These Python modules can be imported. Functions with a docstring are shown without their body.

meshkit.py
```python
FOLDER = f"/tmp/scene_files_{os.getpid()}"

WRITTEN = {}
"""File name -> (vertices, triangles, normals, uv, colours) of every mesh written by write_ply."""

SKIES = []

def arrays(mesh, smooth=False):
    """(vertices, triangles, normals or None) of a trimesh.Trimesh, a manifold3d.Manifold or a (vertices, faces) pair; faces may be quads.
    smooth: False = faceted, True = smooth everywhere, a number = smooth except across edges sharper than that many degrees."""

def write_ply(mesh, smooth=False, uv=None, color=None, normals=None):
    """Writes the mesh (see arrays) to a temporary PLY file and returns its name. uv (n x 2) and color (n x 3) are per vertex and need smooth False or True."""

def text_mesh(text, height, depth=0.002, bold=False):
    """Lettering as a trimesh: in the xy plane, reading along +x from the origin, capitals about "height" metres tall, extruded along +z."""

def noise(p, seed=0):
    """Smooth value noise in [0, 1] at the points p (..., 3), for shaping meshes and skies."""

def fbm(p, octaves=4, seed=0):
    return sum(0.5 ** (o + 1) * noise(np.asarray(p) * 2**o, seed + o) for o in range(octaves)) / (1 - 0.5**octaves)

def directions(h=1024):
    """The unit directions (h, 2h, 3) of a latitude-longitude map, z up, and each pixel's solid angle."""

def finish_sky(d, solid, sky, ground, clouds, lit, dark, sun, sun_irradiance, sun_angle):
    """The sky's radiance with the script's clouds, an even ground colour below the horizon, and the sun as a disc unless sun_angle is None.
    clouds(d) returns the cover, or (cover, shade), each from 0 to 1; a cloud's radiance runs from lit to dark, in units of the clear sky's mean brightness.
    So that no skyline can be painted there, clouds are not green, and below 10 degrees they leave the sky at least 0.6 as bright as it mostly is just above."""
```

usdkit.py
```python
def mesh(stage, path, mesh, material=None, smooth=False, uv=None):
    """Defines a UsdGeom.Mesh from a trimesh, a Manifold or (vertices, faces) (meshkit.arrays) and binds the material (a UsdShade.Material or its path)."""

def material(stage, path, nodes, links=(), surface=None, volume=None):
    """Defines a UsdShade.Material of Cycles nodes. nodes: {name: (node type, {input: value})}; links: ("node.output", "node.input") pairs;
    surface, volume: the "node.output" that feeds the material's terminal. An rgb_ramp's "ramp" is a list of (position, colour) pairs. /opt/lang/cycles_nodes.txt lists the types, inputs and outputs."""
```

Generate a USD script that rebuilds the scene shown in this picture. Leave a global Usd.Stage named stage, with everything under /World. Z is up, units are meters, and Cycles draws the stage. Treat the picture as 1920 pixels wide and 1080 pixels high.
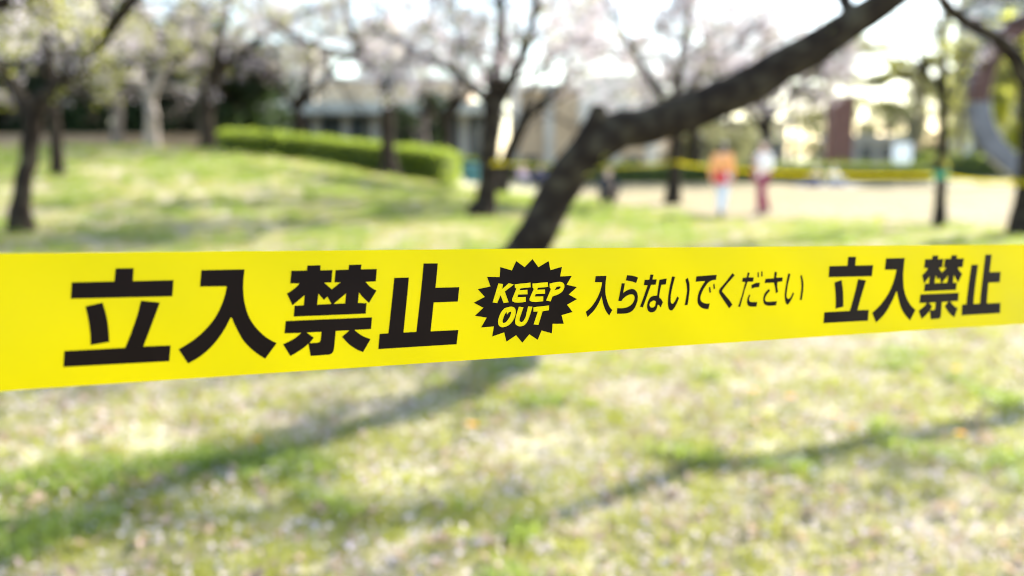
import math
import numpy as np
import trimesh
import manifold3d as m3
from manifold3d import Manifold
from shapely.geometry import Polygon
from pxr import Usd, UsdGeom, UsdLux, UsdShade, Gf, Sdf, Vt
import usdkit
import meshkit

stage = Usd.Stage.CreateInMemory()
UsdGeom.SetStageUpAxis(stage, 'Z')
UsdGeom.SetStageMetersPerUnit(stage, 1.0)
UsdGeom.Xform.Define(stage, '/World')
UsdGeom.Scope.Define(stage, '/World/Looks')

# ------------------------------------------------------------------ camera
CAM_H = 1.4
F_PX = 1867.0                       # focal length in pixels of the 1920 wide photograph (35 mm lens)
PITCH = math.atan2(252.0, F_PX)     # looking slightly down
cam = UsdGeom.Camera.Define(stage, '/World/camera')
cam.CreateHorizontalApertureAttr(36.0)
cam.CreateVerticalApertureAttr(20.25)
cam.CreateFocalLengthAttr(35.0)
cam.CreateFStopAttr(3.8)
cam.CreateFocusDistanceAttr(0.655)
cam.CreateClippingRangeAttr(Gf.Vec2f(0.05, 3000.0))
cam.CreateExposureAttr(2.15)
cx = UsdGeom.Xformable(cam)
cx.AddTranslateOp().Set(Gf.Vec3d(0, 0, CAM_H))
cx.AddRotateXOp().Set(90.0 - math.degrees(PITCH))

# ------------------------------------------------------------------ sky and sun
SUN_EL = math.radians(30.0)
SUN_AZ = math.radians(48.0)         # measured from +y (away from the camera) towards +x
sky = UsdLux.DomeLight.Define(stage, '/World/sky')
sky_mat = usdkit.material(stage, '/World/Looks/sky_air', {
    'sky': ('sky_texture', {'sky_type': 'single_scattering', 'sun_disc': False, 'sun_elevation': SUN_EL,
                            'sun_rotation': SUN_AZ, 'altitude': 50.0, 'air_density': 1.0, 'aerosol_density': 0.7}),
    'bg': ('background_shader', {'strength': 0.115}),
}, [('sky.color', 'bg.color')], surface='bg.background')
UsdShade.MaterialBindingAPI.Apply(sky.GetPrim()).Bind(sky_mat)
sky.GetPrim().SetCustomDataByKey('kind', 'structure')
sky.GetPrim().SetCustomDataByKey('label', 'bright hazy spring sky')
sky.GetPrim().SetCustomDataByKey('category', 'sky')
sun = UsdLux.DistantLight.Define(stage, '/World/sun')
sun.CreateIntensityAttr(1.2)
sun.CreateNormalizeAttr(True)
sun.CreateAngleAttr(0.5)
sun.CreateColorAttr(Gf.Vec3f(1.0, 0.965, 0.91))
SUN = np.array([math.sin(SUN_AZ) * math.cos(SUN_EL), math.cos(SUN_AZ) * math.cos(SUN_EL), math.sin(SUN_EL)])
sx = UsdGeom.Xformable(sun)
sx.AddRotateZOp().Set(-math.degrees(SUN_AZ))
sx.AddRotateXOp().Set(-(90.0 - math.degrees(SUN_EL)))

# ------------------------------------------------------------------ helpers
used = {}


def free_path(parent, name):
    k = (parent, name)
    n = used.get(k, 0)
    used[k] = n + 1
    return f'{parent}/{name}' if n == 0 else f'{parent}/{name}_{n:03d}'


def tag(prim, label=None, cat=None, group=None, kind=None):
    p = prim.GetPrim()
    for key, v in (('label', label), ('category', cat), ('group', group), ('kind', kind)):
        if v:
            p.SetCustomDataByKey(key, v)
    return p


def thing(name, label, cat, loc=(0, 0, 0), rotz=0.0, group=None, kind=None):
    x = UsdGeom.Xform.Define(stage, free_path('/World', name))
    x.AddTranslateOp().Set(Gf.Vec3d(*map(float, loc)))
    if rotz:
        x.AddRotateZOp().Set(float(rotz))
    tag(x, label, cat, group, kind)
    x.loc = None
    return x


def obj(name, mesh, mat, parent=None, smooth=False, label=None, cat=None, group=None, kind=None, uv=None):
    base = '/World' if parent is None else str(parent.GetPath())
    m = usdkit.mesh(stage, free_path(base, name), mesh, mat, smooth=smooth, uv=uv)
    tag(m, label, cat, group, kind)
    return m


def box(x0, x1, y0, y1, z0, z1):
    b = trimesh.creation.box([x1 - x0, y1 - y0, z1 - z0])
    b.apply_translation([(x0 + x1) / 2, (y0 + y1) / 2, (z0 + z1) / 2])
    return b


def join(ms):
    return trimesh.util.concatenate(ms)


CF = np.array([0, math.cos(PITCH), -math.sin(PITCH)])
CU = np.array([0, math.sin(PITCH), math.cos(PITCH)])


def ray(px, py):
    return CF + np.array([1.0, 0, 0]) * ((px - 960.0) / F_PX) + CU * ((540.0 - py) / F_PX)


def W(px, py, Y):
    """the point of the place that stands Y metres ahead in the photograph's direction px, py"""
    r = ray(px, py)
    return np.array([0, 0, CAM_H]) + r * (Y / r[1])


def sstep(t):
    t = np.clip(t, 0, 1)
    return t * t * (3 - 2 * t)


def gz(x, y):
    x = np.asarray(x, float)
    y = np.asarray(y, float)
    g = 1.6 * sstep((3.0 - x) / 14.0) * sstep((y - 11.0) / 20.0) * (1 - 0.33 * sstep((y - 29.0) / 6.0))
    p = np.stack(np.broadcast_arrays(x * 0.35, y * 0.35, 0 * x + 0.5), -1)
    return g + 0.07 * (meshkit.fbm(p, 3, seed=5) - 0.5) * np.clip((y - 1) / 4, 0, 1)


def ground_y(px, py):
    """distance ahead at which the sight line through px, py meets the ground"""
    ys = np.linspace(2.0, 70, 3000)
    r = ray(px, py)
    pz = CAM_H + r[2] / r[1] * ys
    gx = r[0] / r[1] * ys
    d = pz - gz(gx, ys)
    i = np.nonzero(d <= 0)[0]
    return ys[i[0]] if len(i) else 70.0


def tube(points, radii, sides=8, rough=0.0, seed=0, cap=True):
    p = np.asarray(points, float)
    r = np.broadcast_to(np.asarray(radii, float), (len(p),))
    t = np.gradient(p, axis=0)
    t /= np.linalg.norm(t, axis=1, keepdims=True) + 1e-12
    ref = np.array([0.31, 0.9, 0.15]) if abs(t[:, 1]).mean() < 0.75 else np.array([0.9, 0.1, 0.3])
    a = np.cross(t, ref)
    a /= np.linalg.norm(a, axis=1, keepdims=True) + 1e-12
    b = np.cross(t, a)
    ang = np.arange(sides) * 2 * np.pi / sides
    rr = np.repeat(r[:, None], sides, 1)
    v = p[:, None] + rr[..., None] * (np.cos(ang)[None, :, None] * a[:, None] + np.sin(ang)[None, :, None] * b[:, None])
    if rough:
        n = meshkit.fbm(v * (0.55 / max(r.mean(), 1e-3)), 3, seed=seed) - 0.5
        v = v + (v - p[:, None]) * (n[..., None] * 2 * rough)
    i, j = np.meshgrid(np.arange(len(p) - 1), np.arange(sides), indexing='ij')
    q = np.stack([i * sides + j, i * sides + (j + 1) % sides, (i + 1) * sides + (j + 1) % sides, (i + 1) * sides + j], -1).reshape(-1, 4)
    v = v.reshape(-1, 3)
    f = np.vstack([q[:, [0, 1, 2]], q[:, [0, 2, 3]]])
    if cap:
        n0 = len(v)
        v = np.vstack([v, p[0], p[-1]])
        k = np.arange(sides)
        e = (len(p) - 1) * sides
        f = np.vstack([f, np.stack([0 * k + n0, (k + 1) % sides, k], 1), np.stack([0 * k + n0 + 1, e + k, e + (k + 1) % sides], 1)])
    return v, f


def cat(parts):
    vs, fs, n = [], [], 0
    for v, f in parts:
        vs.append(v)
        fs.append(f + n)
        n += len(v)
    return np.vstack(vs), np.vstack(fs)


def spline(points, n):
    """Catmull-Rom through rows of any width"""
    p = np.asarray(points, float)
    if len(p) < 3:
        t = np.linspace(0, 1, n)[:, None]
        return p[0] * (1 - t) + p[-1] * t
    q = np.vstack([2 * p[0] - p[1], p, 2 * p[-1] - p[-2]])
    s = np.linspace(0, len(p) - 1 - 1e-9, n)
    i = s.astype(int)
    t = (s - i)[:, None]
    a, b, c, d = q[i], q[i + 1], q[i + 2], q[i + 3]
    return 0.5 * (2 * b + (c - a) * t + (2 * a - 5 * b + 4 * c - d) * t * t + (3 * b - a - 3 * c + d) * t ** 3)


def flakes(pos, size, rng, up=0.0, aspect=1.0, curl=0.25):
    """small bent quads, one per position (leaves, petals)"""
    n = len(pos)
    size = np.broadcast_to(size, (n,))
    nrm = rng.normal(size=(n, 3))
    nrm[:, 2] = np.abs(nrm[:, 2]) + up
    nrm /= np.linalg.norm(nrm, axis=1, keepdims=True)
    a = np.cross(nrm, rng.normal(size=(n, 3)))
    a /= np.linalg.norm(a, axis=1, keepdims=True) + 1e-9
    b = np.cross(nrm, a)
    s = size[:, None]
    v = np.stack([pos - a * s * 0.5 * aspect, pos - b * s * 0.4 + nrm * s * curl * 0.5, pos + a * s * 0.5 * aspect, pos + b * s * 0.4 + nrm * s * curl * 0.5], 1).reshape(-1, 3)
    k = np.arange(n)[:, None] * 4
    return v, np.vstack([k + [0, 1, 2], k + [0, 2, 3]])


# ------------------------------------------------------------------ materials
def mat(name, nodes, links, surface='p.BSDF'):
    return usdkit.material(stage, '/World/Looks/' + name, nodes, links, surface=surface)


def noisy(name, c1, c2, scale=6.0, rough=0.7, bump=0.0, detail=5.0, spec=0.4, metallic=0.0, bscale=None, c3=None):
    ramp = [(0.3, c1), (0.7, c2)] if c3 is None else [(0.28, c1), (0.5, c2), (0.72, c3)]
    nodes = {'co': ('texture_coordinate', {}), 'n': ('noise_texture', {'scale': scale, 'detail': detail, 'roughness': 0.6}),
             'r': ('rgb_ramp', {'ramp': ramp}),
             'p': ('principled_bsdf', {'roughness': rough, 'specular_ior_level': spec, 'metallic': metallic})}
    links = [('co.object', 'n.vector'), ('n.fac', 'r.fac'), ('r.color', 'p.base_color')]
    if bump:
        nodes['n2'] = ('noise_texture', {'scale': bscale or scale * 3, 'detail': 6.0, 'roughness': 0.65})
        nodes['b'] = ('bump', {'strength': bump, 'distance': 0.02})
        links += [('co.object', 'n2.vector'), ('n2.fac', 'b.height'), ('b.normal', 'p.normal')]
    return mat(name, nodes, links)


def leafy(name, c1, c2, trans, scale=3.0, amount=0.4, rough=0.55):
    """two-sided leaf: colour varies by position, light shines through"""
    return mat(name, {
        'g': ('geometry', {}), 'n': ('noise_texture', {'scale': scale, 'detail': 3.0}),
        'w': ('white_noise_texture', {'dimensions': '1D'}),
        'mx': ('mix_float', {'fac': 0.55}),
        'r': ('rgb_ramp', {'ramp': [(0.2, c1), (0.8, c2)]}),
        'p': ('principled_bsdf', {'roughness': rough, 'specular_ior_level': 0.2 if rough < 0.7 else 0.06}),
        't': ('translucent_bsdf', {'color': trans}), 'm': ('mix_closure', {'fac': amount})},
        [('g.position', 'n.vector'), ('g.random_per_island', 'mx.b'), ('n.fac', 'mx.a'), ('mx.result', 'r.fac'), ('r.color', 'p.base_color'),
         ('p.BSDF', 'm.closure1'), ('t.BSDF', 'm.closure2')], surface='m.closure')


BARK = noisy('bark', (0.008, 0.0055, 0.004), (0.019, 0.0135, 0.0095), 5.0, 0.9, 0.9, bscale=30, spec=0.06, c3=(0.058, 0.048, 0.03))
BARK_BROWN = noisy('brown_bark', (0.06, 0.046, 0.036), (0.12, 0.095, 0.075), 7.0, 0.85, 0.7)
BARK_PALE = noisy('pale_bark', (0.12, 0.098, 0.08), (0.22, 0.185, 0.15), 7.0, 0.85, 0.7)
PINE_BARK = noisy('pine_bark', (0.06, 0.045, 0.035), (0.13, 0.09, 0.07), 9.0, 0.85, 0.9)
BLOSSOM = leafy('blossom', (0.69, 0.60, 0.62), (0.80, 0.74, 0.75), (0.74, 0.66, 0.67), 1.2, 0.36)
YOUNG_LEAF = leafy('young_leaf', (0.16, 0.17, 0.03), (0.27, 0.27, 0.05), (0.45, 0.45, 0.08), 1.5, 0.45)
DARK_LEAF = leafy('evergreen_leaf', (0.015, 0.03, 0.012), (0.05, 0.075, 0.025), (0.06, 0.1, 0.02), 0.8, 0.25)
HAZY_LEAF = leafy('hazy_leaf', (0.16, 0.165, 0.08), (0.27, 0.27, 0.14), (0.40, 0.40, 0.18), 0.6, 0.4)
PINE_LEAF = leafy('pine_needles', (0.12, 0.125, 0.05), (0.24, 0.23, 0.10), (0.36, 0.35, 0.12), 0.6, 0.35)
CAMPHOR_LEAF = leafy('spring_leaf', (0.20, 0.21, 0.03), (0.36, 0.36, 0.06), (0.66, 0.66, 0.10), 0.5, 0.55)
HEDGE_LEAF = leafy('hedge_leaf', (0.11, 0.15, 0.014), (0.24, 0.29, 0.035), (0.48, 0.60, 0.06), 1.5, 0.4)
HEDGE_GOLD = leafy('golden_hedge_leaf', (0.10, 0.14, 0.012), (0.19, 0.23, 0.02), (0.30, 0.37, 0.02), 1.2, 0.35)
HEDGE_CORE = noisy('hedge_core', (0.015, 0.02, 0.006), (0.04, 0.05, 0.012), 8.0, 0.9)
GRASS_GREEN = leafy('grass_green', (0.19, 0.20, 0.03), (0.31, 0.31, 0.06), (0.46, 0.47, 0.08), 0.9, 0.4, 0.45)
GRASS_FRESH = leafy('grass_fresh', (0.13, 0.185, 0.03), (0.24, 0.29, 0.06), (0.36, 0.44, 0.08), 0.9, 0.4, 0.45)
GRASS_STRAW = leafy('grass_straw', (0.40, 0.35, 0.24), (0.60, 0.54, 0.42), (0.5, 0.42, 0.25), 0.9, 0.3, 0.5)
PETAL = leafy('fallen_petal', (0.55, 0.45, 0.46), (0.70, 0.62, 0.62), (0.7, 0.6, 0.58), 2.0, 0.3, 0.8)
DEAD_LEAF = leafy('dead_leaf', (0.32, 0.23, 0.165), (0.58, 0.48, 0.39), (0.5, 0.36, 0.22), 2.0, 0.25, 0.8)
DANDELION = leafy('dandelion_petal', (0.80, 0.42, 0.01), (0.90, 0.55, 0.02), (0.8, 0.5, 0.02), 3.0, 0.25)
STEM = noisy('plant_stem', (0.10, 0.14, 0.03), (0.16, 0.2, 0.05), 20, 0.6)

GROUND = mat('turf', {
    'g': ('geometry', {}),
    'n1': ('noise_texture', {'scale': 1.5, 'detail': 5.0, 'roughness': 0.62}),
    'n2': ('noise_texture', {'scale': 7.0, 'detail': 6.0, 'roughness': 0.7}),
    'mx': ('mix_float', {'fac': 0.45}),
    'r': ('rgb_ramp', {'ramp': [(0.32, (0.16, 0.18, 0.035)), (0.42, (0.25, 0.24, 0.07)), (0.50, (0.34, 0.31, 0.17)), (0.60, (0.44, 0.385, 0.29)), (0.70, (0.33, 0.28, 0.225))]}),
    'b': ('bump', {'strength': 0.7, 'distance': 0.03}),
    'p': ('principled_bsdf', {'roughness': 0.9, 'specular_ior_level': 0.2})},
    [('g.position', 'n1.vector'), ('g.position', 'n2.vector'), ('n1.fac', 'mx.a'), ('n2.fac', 'mx.b'), ('mx.result', 'r.fac'),
     ('r.color', 'p.base_color'), ('n2.fac', 'b.height'), ('b.normal', 'p.normal')])
EARTH = noisy('bare_earth_look', (0.21, 0.165, 0.085), (0.25, 0.205, 0.12), 0.55, 0.95, 0.5, bscale=9, spec=0.05, c3=(0.18, 0.17, 0.06))
ASPHALT = noisy('path_paving', (0.36, 0.34, 0.31), (0.46, 0.44, 0.4), 2.0, 0.9, 0.3)

# tape film: dyed plastic, light passes through it
TAPE = mat('tape_film', {
    'g': ('geometry', {}), 'n': ('noise_texture', {'scale': 6.0, 'detail': 3.0}),
    'r': ('rgb_ramp', {'ramp': [(0.3, (0.445, 0.362, 0.0004)), (0.7, (0.51, 0.422, 0.0004))]}),
    'n2': ('noise_texture', {'scale': 14.0, 'detail': 3.0}), 'b': ('bump', {'strength': 0.16, 'distance': 0.01}),
    'p': ('principled_bsdf', {'roughness': 0.28, 'specular_ior_level': 0.13}),
    't': ('translucent_bsdf', {'color': (0.495, 0.405, 0.0005)}), 'm': ('mix_closure', {'fac': 0.5})},
    [('g.position', 'n.vector'), ('g.position', 'n2.vector'), ('n.fac', 'r.fac'), ('r.color', 'p.base_color'), ('n2.fac', 'b.height'), ('b.normal', 'p.normal'),
     ('p.BSDF', 'm.closure1'), ('t.BSDF', 'm.closure2')], surface='m.closure')
INK = noisy('print_ink', (0.005, 0.0026, 0.0018), (0.0085, 0.0046, 0.0034), 12.0, 0.45, spec=0.04)

CONCRETE = noisy('concrete', (0.30, 0.295, 0.28), (0.40, 0.395, 0.375), 1.5, 0.85, 0.2)
TAN_WALL = noisy('tan_wall', (0.50, 0.345, 0.20), (0.60, 0.435, 0.27), 0.8, 0.8, 0.2)
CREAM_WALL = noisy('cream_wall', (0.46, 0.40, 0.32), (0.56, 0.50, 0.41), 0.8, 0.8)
GREY_ROOF = noisy('grey_roof', (0.30, 0.295, 0.26), (0.38, 0.375, 0.33), 0.8, 0.6)
GREY_WALL = noisy('grey_wall', (0.22, 0.215, 0.21), (0.30, 0.295, 0.29), 0.6, 0.8)
DARK_FRAME = noisy('dark_frame', (0.04, 0.04, 0.045), (0.06, 0.06, 0.065), 6, 0.5)
WIN = mat('window_glass', {'p': ('principled_bsdf', {'base_color': (0.035, 0.045, 0.055), 'roughness': 0.08, 'specular_ior_level': 0.6}),
                           'n': ('noise_texture', {'scale': 1.2}), 'b': ('bump', {'strength': 0.05}), 'co': ('texture_coordinate', {})},
          [('co.object', 'n.vector'), ('n.fac', 'b.height'), ('b.normal', 'p.normal')])
BROWN_WALL = noisy('brown_wall', (0.20, 0.125, 0.07), (0.29, 0.20, 0.13), 2.0, 0.85, 0.4)
RED_BROWN = noisy('red_brown_cladding', (0.085, 0.032, 0.021), (0.14, 0.056, 0.038), 3.0, 0.55, 0.2)
RUST = noisy('weathered_steel', (0.03, 0.009, 0.006), (0.058, 0.019, 0.013), 1.5, 0.35, 0.1, metallic=0.1, spec=0.35)
WHITE = noisy('white_paint', (0.74, 0.74, 0.73), (0.82, 0.82, 0.81), 3.0, 0.5)
TEAL = noisy('teal_plastic', (0.03, 0.13, 0.14), (0.05, 0.18, 0.19), 5.0, 0.5)
BLUE_MAT = noisy('blue_sheet', (0.05, 0.09, 0.25), (0.08, 0.13, 0.32), 5.0, 0.5)
GREEN_BAND = noisy('green_band', (0.03, 0.20, 0.10), (0.05, 0.27, 0.14), 9.0, 0.5)
STEEL_SKY_TINT = noisy('sky_tinted_steel', (0.06, 0.058, 0.066), (0.12, 0.118, 0.135), 1.2, 0.3, metallic=0.3)  # sky reflection on the ring, put into the base colour
STEEL = noisy('stake_steel', (0.40, 0.41, 0.42), (0.5, 0.51, 0.52), 15.0, 0.4, metallic=0.8)
SKIN = noisy('skin', (0.55, 0.36, 0.27), (0.62, 0.42, 0.32), 20.0, 0.55)
HAIR_DARK = noisy('dark_hair', (0.015, 0.011, 0.009), (0.035, 0.024, 0.018), 60.0, 0.45)
HAIR_BROWN = noisy('brown_hair', (0.06, 0.032, 0.018), (0.11, 0.06, 0.035), 60.0, 0.45)
EYE = noisy('eye', (0.02, 0.015, 0.012), (0.04, 0.03, 0.02), 30.0, 0.2)
LIP = noisy('lip', (0.42, 0.18, 0.15), (0.5, 0.22, 0.18), 30.0, 0.5)


def cloth(name, c):
    return noisy(name, tuple(x * 0.85 for x in c), tuple(min(1, x * 1.1) for x in c), 14.0, 0.85, 0.3, bscale=60, spec=0.2)


ORANGE = cloth('orange_cloth', (0.78, 0.34, 0.13))
RED = cloth('red_cloth', (0.55, 0.05, 0.05))
PALE_DENIM = cloth('pale_denim', (0.58, 0.59, 0.62))
OFFWHITE = cloth('offwhite_cloth', (0.76, 0.71, 0.66))
MAROON = cloth('maroon_cloth', (0.22, 0.035, 0.07))
BLACK_CLOTH = cloth('black_cloth', (0.03, 0.03, 0.035))
NAVY = cloth('navy_cloth', (0.04, 0.05, 0.11))
PINK_CLOTH = cloth('pink_cloth', (0.62, 0.42, 0.44))
GREY_CLOTH = cloth('grey_cloth', (0.34, 0.34, 0.36))
SHOE = cloth('shoe', (0.10, 0.09, 0.09))

# ------------------------------------------------------------------ ground
def spread(a, b, fine0, fine1, step, grow):
    mid = list(np.arange(fine0, fine1 + 1e-6, step))
    s, x, hi = step, fine1, []
    while x < b:
        s *= grow
        x += s
        hi.append(min(x, b))
    s, x, lo = step, fine0, []
    while x > a:
        s *= grow
        x -= s
        lo.append(max(x, a))
    return np.array(lo[::-1] + mid + hi)


def sheet(xs, ys, dz, inside=None):
    X, Y = np.meshgrid(xs, ys)
    v = np.stack([X, Y, gz(X, Y) + dz], -1).reshape(-1, 3)
    nx = len(xs)
    i, j = np.meshgrid(np.arange(len(ys) - 1), np.arange(nx - 1), indexing='ij')
    q = np.stack([i * nx + j, i * nx + j + 1, (i + 1) * nx + j + 1, (i + 1) * nx + j], -1).reshape(-1, 4)
    if inside is not None:
        c = v[q].mean(1)
        q = q[inside(c[:, 0], c[:, 1])]
    f = np.vstack([q[:, [0, 1, 2]], q[:, [0, 2, 3]]])
    m = trimesh.Trimesh(v, f, process=False)
    m.remove_unreferenced_vertices()
    return m


gx = spread(-700, 700, -7, 9, 0.22, 1.05)
gy = spread(-60, 1200, 1, 16, 0.22, 1.035)
obj('ground', sheet(gx, gy, 0.0), GROUND, smooth=True, kind='structure', label='patchy spring lawn of green grass and dry straw rising to a mound on the left', cat='ground')


def in_earth(x, y):
    e = 1.2 * (meshkit.fbm(np.stack([x * 0.5, y * 0.5, 0 * x], -1), 3, seed=9) - 0.5) * 4
    front = 20.5 - 0.12 * (x - 6) + 5.5 * np.exp(-((x - 2) / 2.6) ** 2) + e
    return (x > 2.6 + 0.5 * e) & (y > front) & (y < 45 + e) & (x < 42)


obj('bare_earth', sheet(np.arange(1, 45, 0.3), np.arange(14, 50, 0.3), 0.015, in_earth), EARTH, smooth=True, kind='structure',
    label='pale sandy bare earth of the open clearing on the right', cat='ground')

# ------------------------------------------------------------------ caution tape in the foreground
XV, ZD = 3400.0, 0.507 * (3400.0 + 960.0)
WIDE = 2.0


def tape_point(px, py, off=0.0):
    """point of the taut tape: it runs away to the right, top and bottom edges straight"""
    q = px - 960.0
    z = ZD / (XV - q)
    p = np.array([0, 0, CAM_H]) + ray(px, py) * z
    return p


def tape_edges(px):
    return 475.0 - 17.0 * px / 1920.0, 733.0 - 126.0 * px / 1920.0


A0, A1 = tape_point(0, 600), tape_point(1920, 530)
along = (A1 - A0) / np.linalg.norm(A1 - A0)
up_t = tape_point(960, tape_edges(960)[0]) - tape_point(960, tape_edges(960)[1])
TN = np.cross(along, up_t)
TN /= np.linalg.norm(TN)
if TN[1] > 0:
    TN = -TN                                   # towards the side the camera stands on


def wave(s, v):
    """slow ripple of the film along its length"""
    return (0.0022 * np.sin(s * 8.0 + 0.6) * (0.2 + 0.8 * v) + 0.0009 * np.sin(s * 21.0 + v * 2.2) + 0.0016 * np.sin(v * 3.1 + s * 3.0)
            + 0.0003 * np.sin(s * 61.0 - v * 4.0))


def on_tape(px, py, lift=0.0):
    t, b = tape_edges(px)
    v = (py - t) / (b - t)
    p = tape_point(px, py)
    s = float(np.dot(p - A0, along))
    return p + TN * (wave(s, v) + lift)


px_s = 960 + XV - 1.0 / np.linspace(1.0 / (XV + 2960), 1.0 / (XV - 2500), 520)      # even steps along the film
rows = np.linspace(0, 1, 17)
V = np.array([[on_tape(x, tape_edges(x)[0] * (1 - r) + tape_edges(x)[1] * r) for r in rows] for x in px_s])
nr = len(rows)
i, j = np.meshgrid(np.arange(len(px_s) - 1), np.arange(nr - 1), indexing='ij')
tq = np.stack([i * nr + j, (i + 1) * nr + j, (i + 1) * nr + j + 1, i * nr + j + 1], -1).reshape(-1, 4)
tape = thing('caution_tape', 'wide bright yellow barrier tape with large black printed characters stretched across the foreground', 'barrier tape')
obj('film', (V.reshape(-1, 3), tq), TAPE, tape, smooth=True)


def glyph(name, rings, holes=(), parent=None, tr=None, label=None):
    """printed ink: outline traced from the lettering, laid 0.25 mm proud of the film as a thin layer"""
    poly = Polygon(rings).buffer(0)
    for h in holes:
        poly = poly.difference(Polygon(h).buffer(0))
    parts = []
    for g in getattr(poly, 'geoms', [poly]):
        if g.area < 1:
            continue
        g = g.segmentize(9.0)
        v2, f = trimesh.creation.triangulate_polygon(g, engine='earcut')
        parts.append((np.asarray(v2, float), np.asarray(f)))
    v2, f = cat(parts)
    v3, f = trimesh.remesh.subdivide_to_size(np.column_stack([v2, 0 * v2[:, 0]]), f, 14.0, max_iter=8)
    m2 = trimesh.Trimesh(v3, f, process=True)
    q = m2.vertices[:, :2]
    pts = np.array([on_tape(*(tr(x, y) if tr else (x, y)), 0.0003) for x, y in q])
    f = m2.faces
    n = np.cross(pts[f[:, 1]] - pts[f[:, 0]], pts[f[:, 2]] - pts[f[:, 0]]).sum(0)
    if np.dot(n, TN) < 0:
        f = f[:, ::-1]
    obj(name, (pts, f), INK, parent or tape, label=label)


def curve(*pts):
    """smooth run through the points"""
    return [tuple(p) for p in spline(np.array(pts, float), 4 * len(pts))]


def sc(x0, y0, s, pts):
    return [(x0 + x / s, y0 + y / s) for x, y in pts]


big = []
k = (100, 480, 4.908)
big.append([(sc(*k, [(565, 115), (733, 112), (724, 231), (1098, 222), (1085, 371), (153, 393), (163, 243), (553, 234)]), []),
            (sc(*k, curve((445, 427), (478, 540), (498, 660), (508, 788)) + curve((334, 818), (333, 730), (318, 610), (302, 530), (286, 463))), []),
            (sc(*k, [(796, 410), (970, 428), (820, 829), (1070, 820), (1060, 966), (87, 1019), (94, 871)] + curve((652, 841), (700, 720), (750, 580), (776, 490), (796, 410))[:-1]), [])])
k = (320, 480, 4.909)
big.append([(sc(*k, [(273, 131)] + curve((670, 123), (658, 240), (660, 360), (680, 470), (712, 560), (770, 650), (850, 730), (920, 777), (970, 800)) +
                curve((865, 945), (800, 905), (730, 850), (660, 775), (610, 690), (575, 620), (553, 567)) +
                curve((541, 567), (500, 650), (440, 745), (370, 830), (300, 895), (230, 945), (152, 988)) +
                curve((63, 857), (150, 805), (235, 745), (320, 665), (390, 580), (445, 480), (480, 390), (498, 320), (506, 279)) + [(259, 282)]), [])])
k = (515, 480, 5.4)
big.append([(sc(*k, [(322, 97), (457, 94), (453, 146), (577, 142), (565, 267), (490, 270), (567, 337), (657, 267), (596, 267), (608, 143), (741, 138), (746, 90), (873, 87), (867, 135), (1028, 132), (1015, 257)] +
                curve((912, 262), (945, 300), (980, 328), (1022, 350)) + curve((945, 475), (890, 425), (843, 370)) +
                [(833, 475), (920, 477), (911, 583), (180, 613), (188, 503), (281, 498), (290, 397), (167, 500)] + curve((110, 380), (160, 350), (205, 314), (238, 278)) + [(144, 277), (157, 150), (316, 147)]),
             [sc(*k, [(430, 380), (417, 492), (562, 485), (522, 410), (485, 445)]), sc(*k, [(712, 378), (702, 480), (586, 484)])]),
            (sc(*k, [(100, 657), (976, 620), (965, 739)] + curve((795, 748), (850, 790), (900, 818), (960, 840)) + curve((885, 972), (820, 945), (745, 895), (670, 818)) +
                [(745, 752), (607, 758)] + curve((593, 930), (585, 962), (568, 986), (540, 998)) + [(356, 1012)] + curve((333, 887), (290, 925), (225, 970), (153, 1013)) + curve((77, 893), (140, 862), (200, 828), (258, 778)) + [(88, 782)]),
             [sc(*k, [(312, 773), (462, 767), (455, 850), (445, 870), (420, 877), (345, 881), (386, 825)])])])
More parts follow.
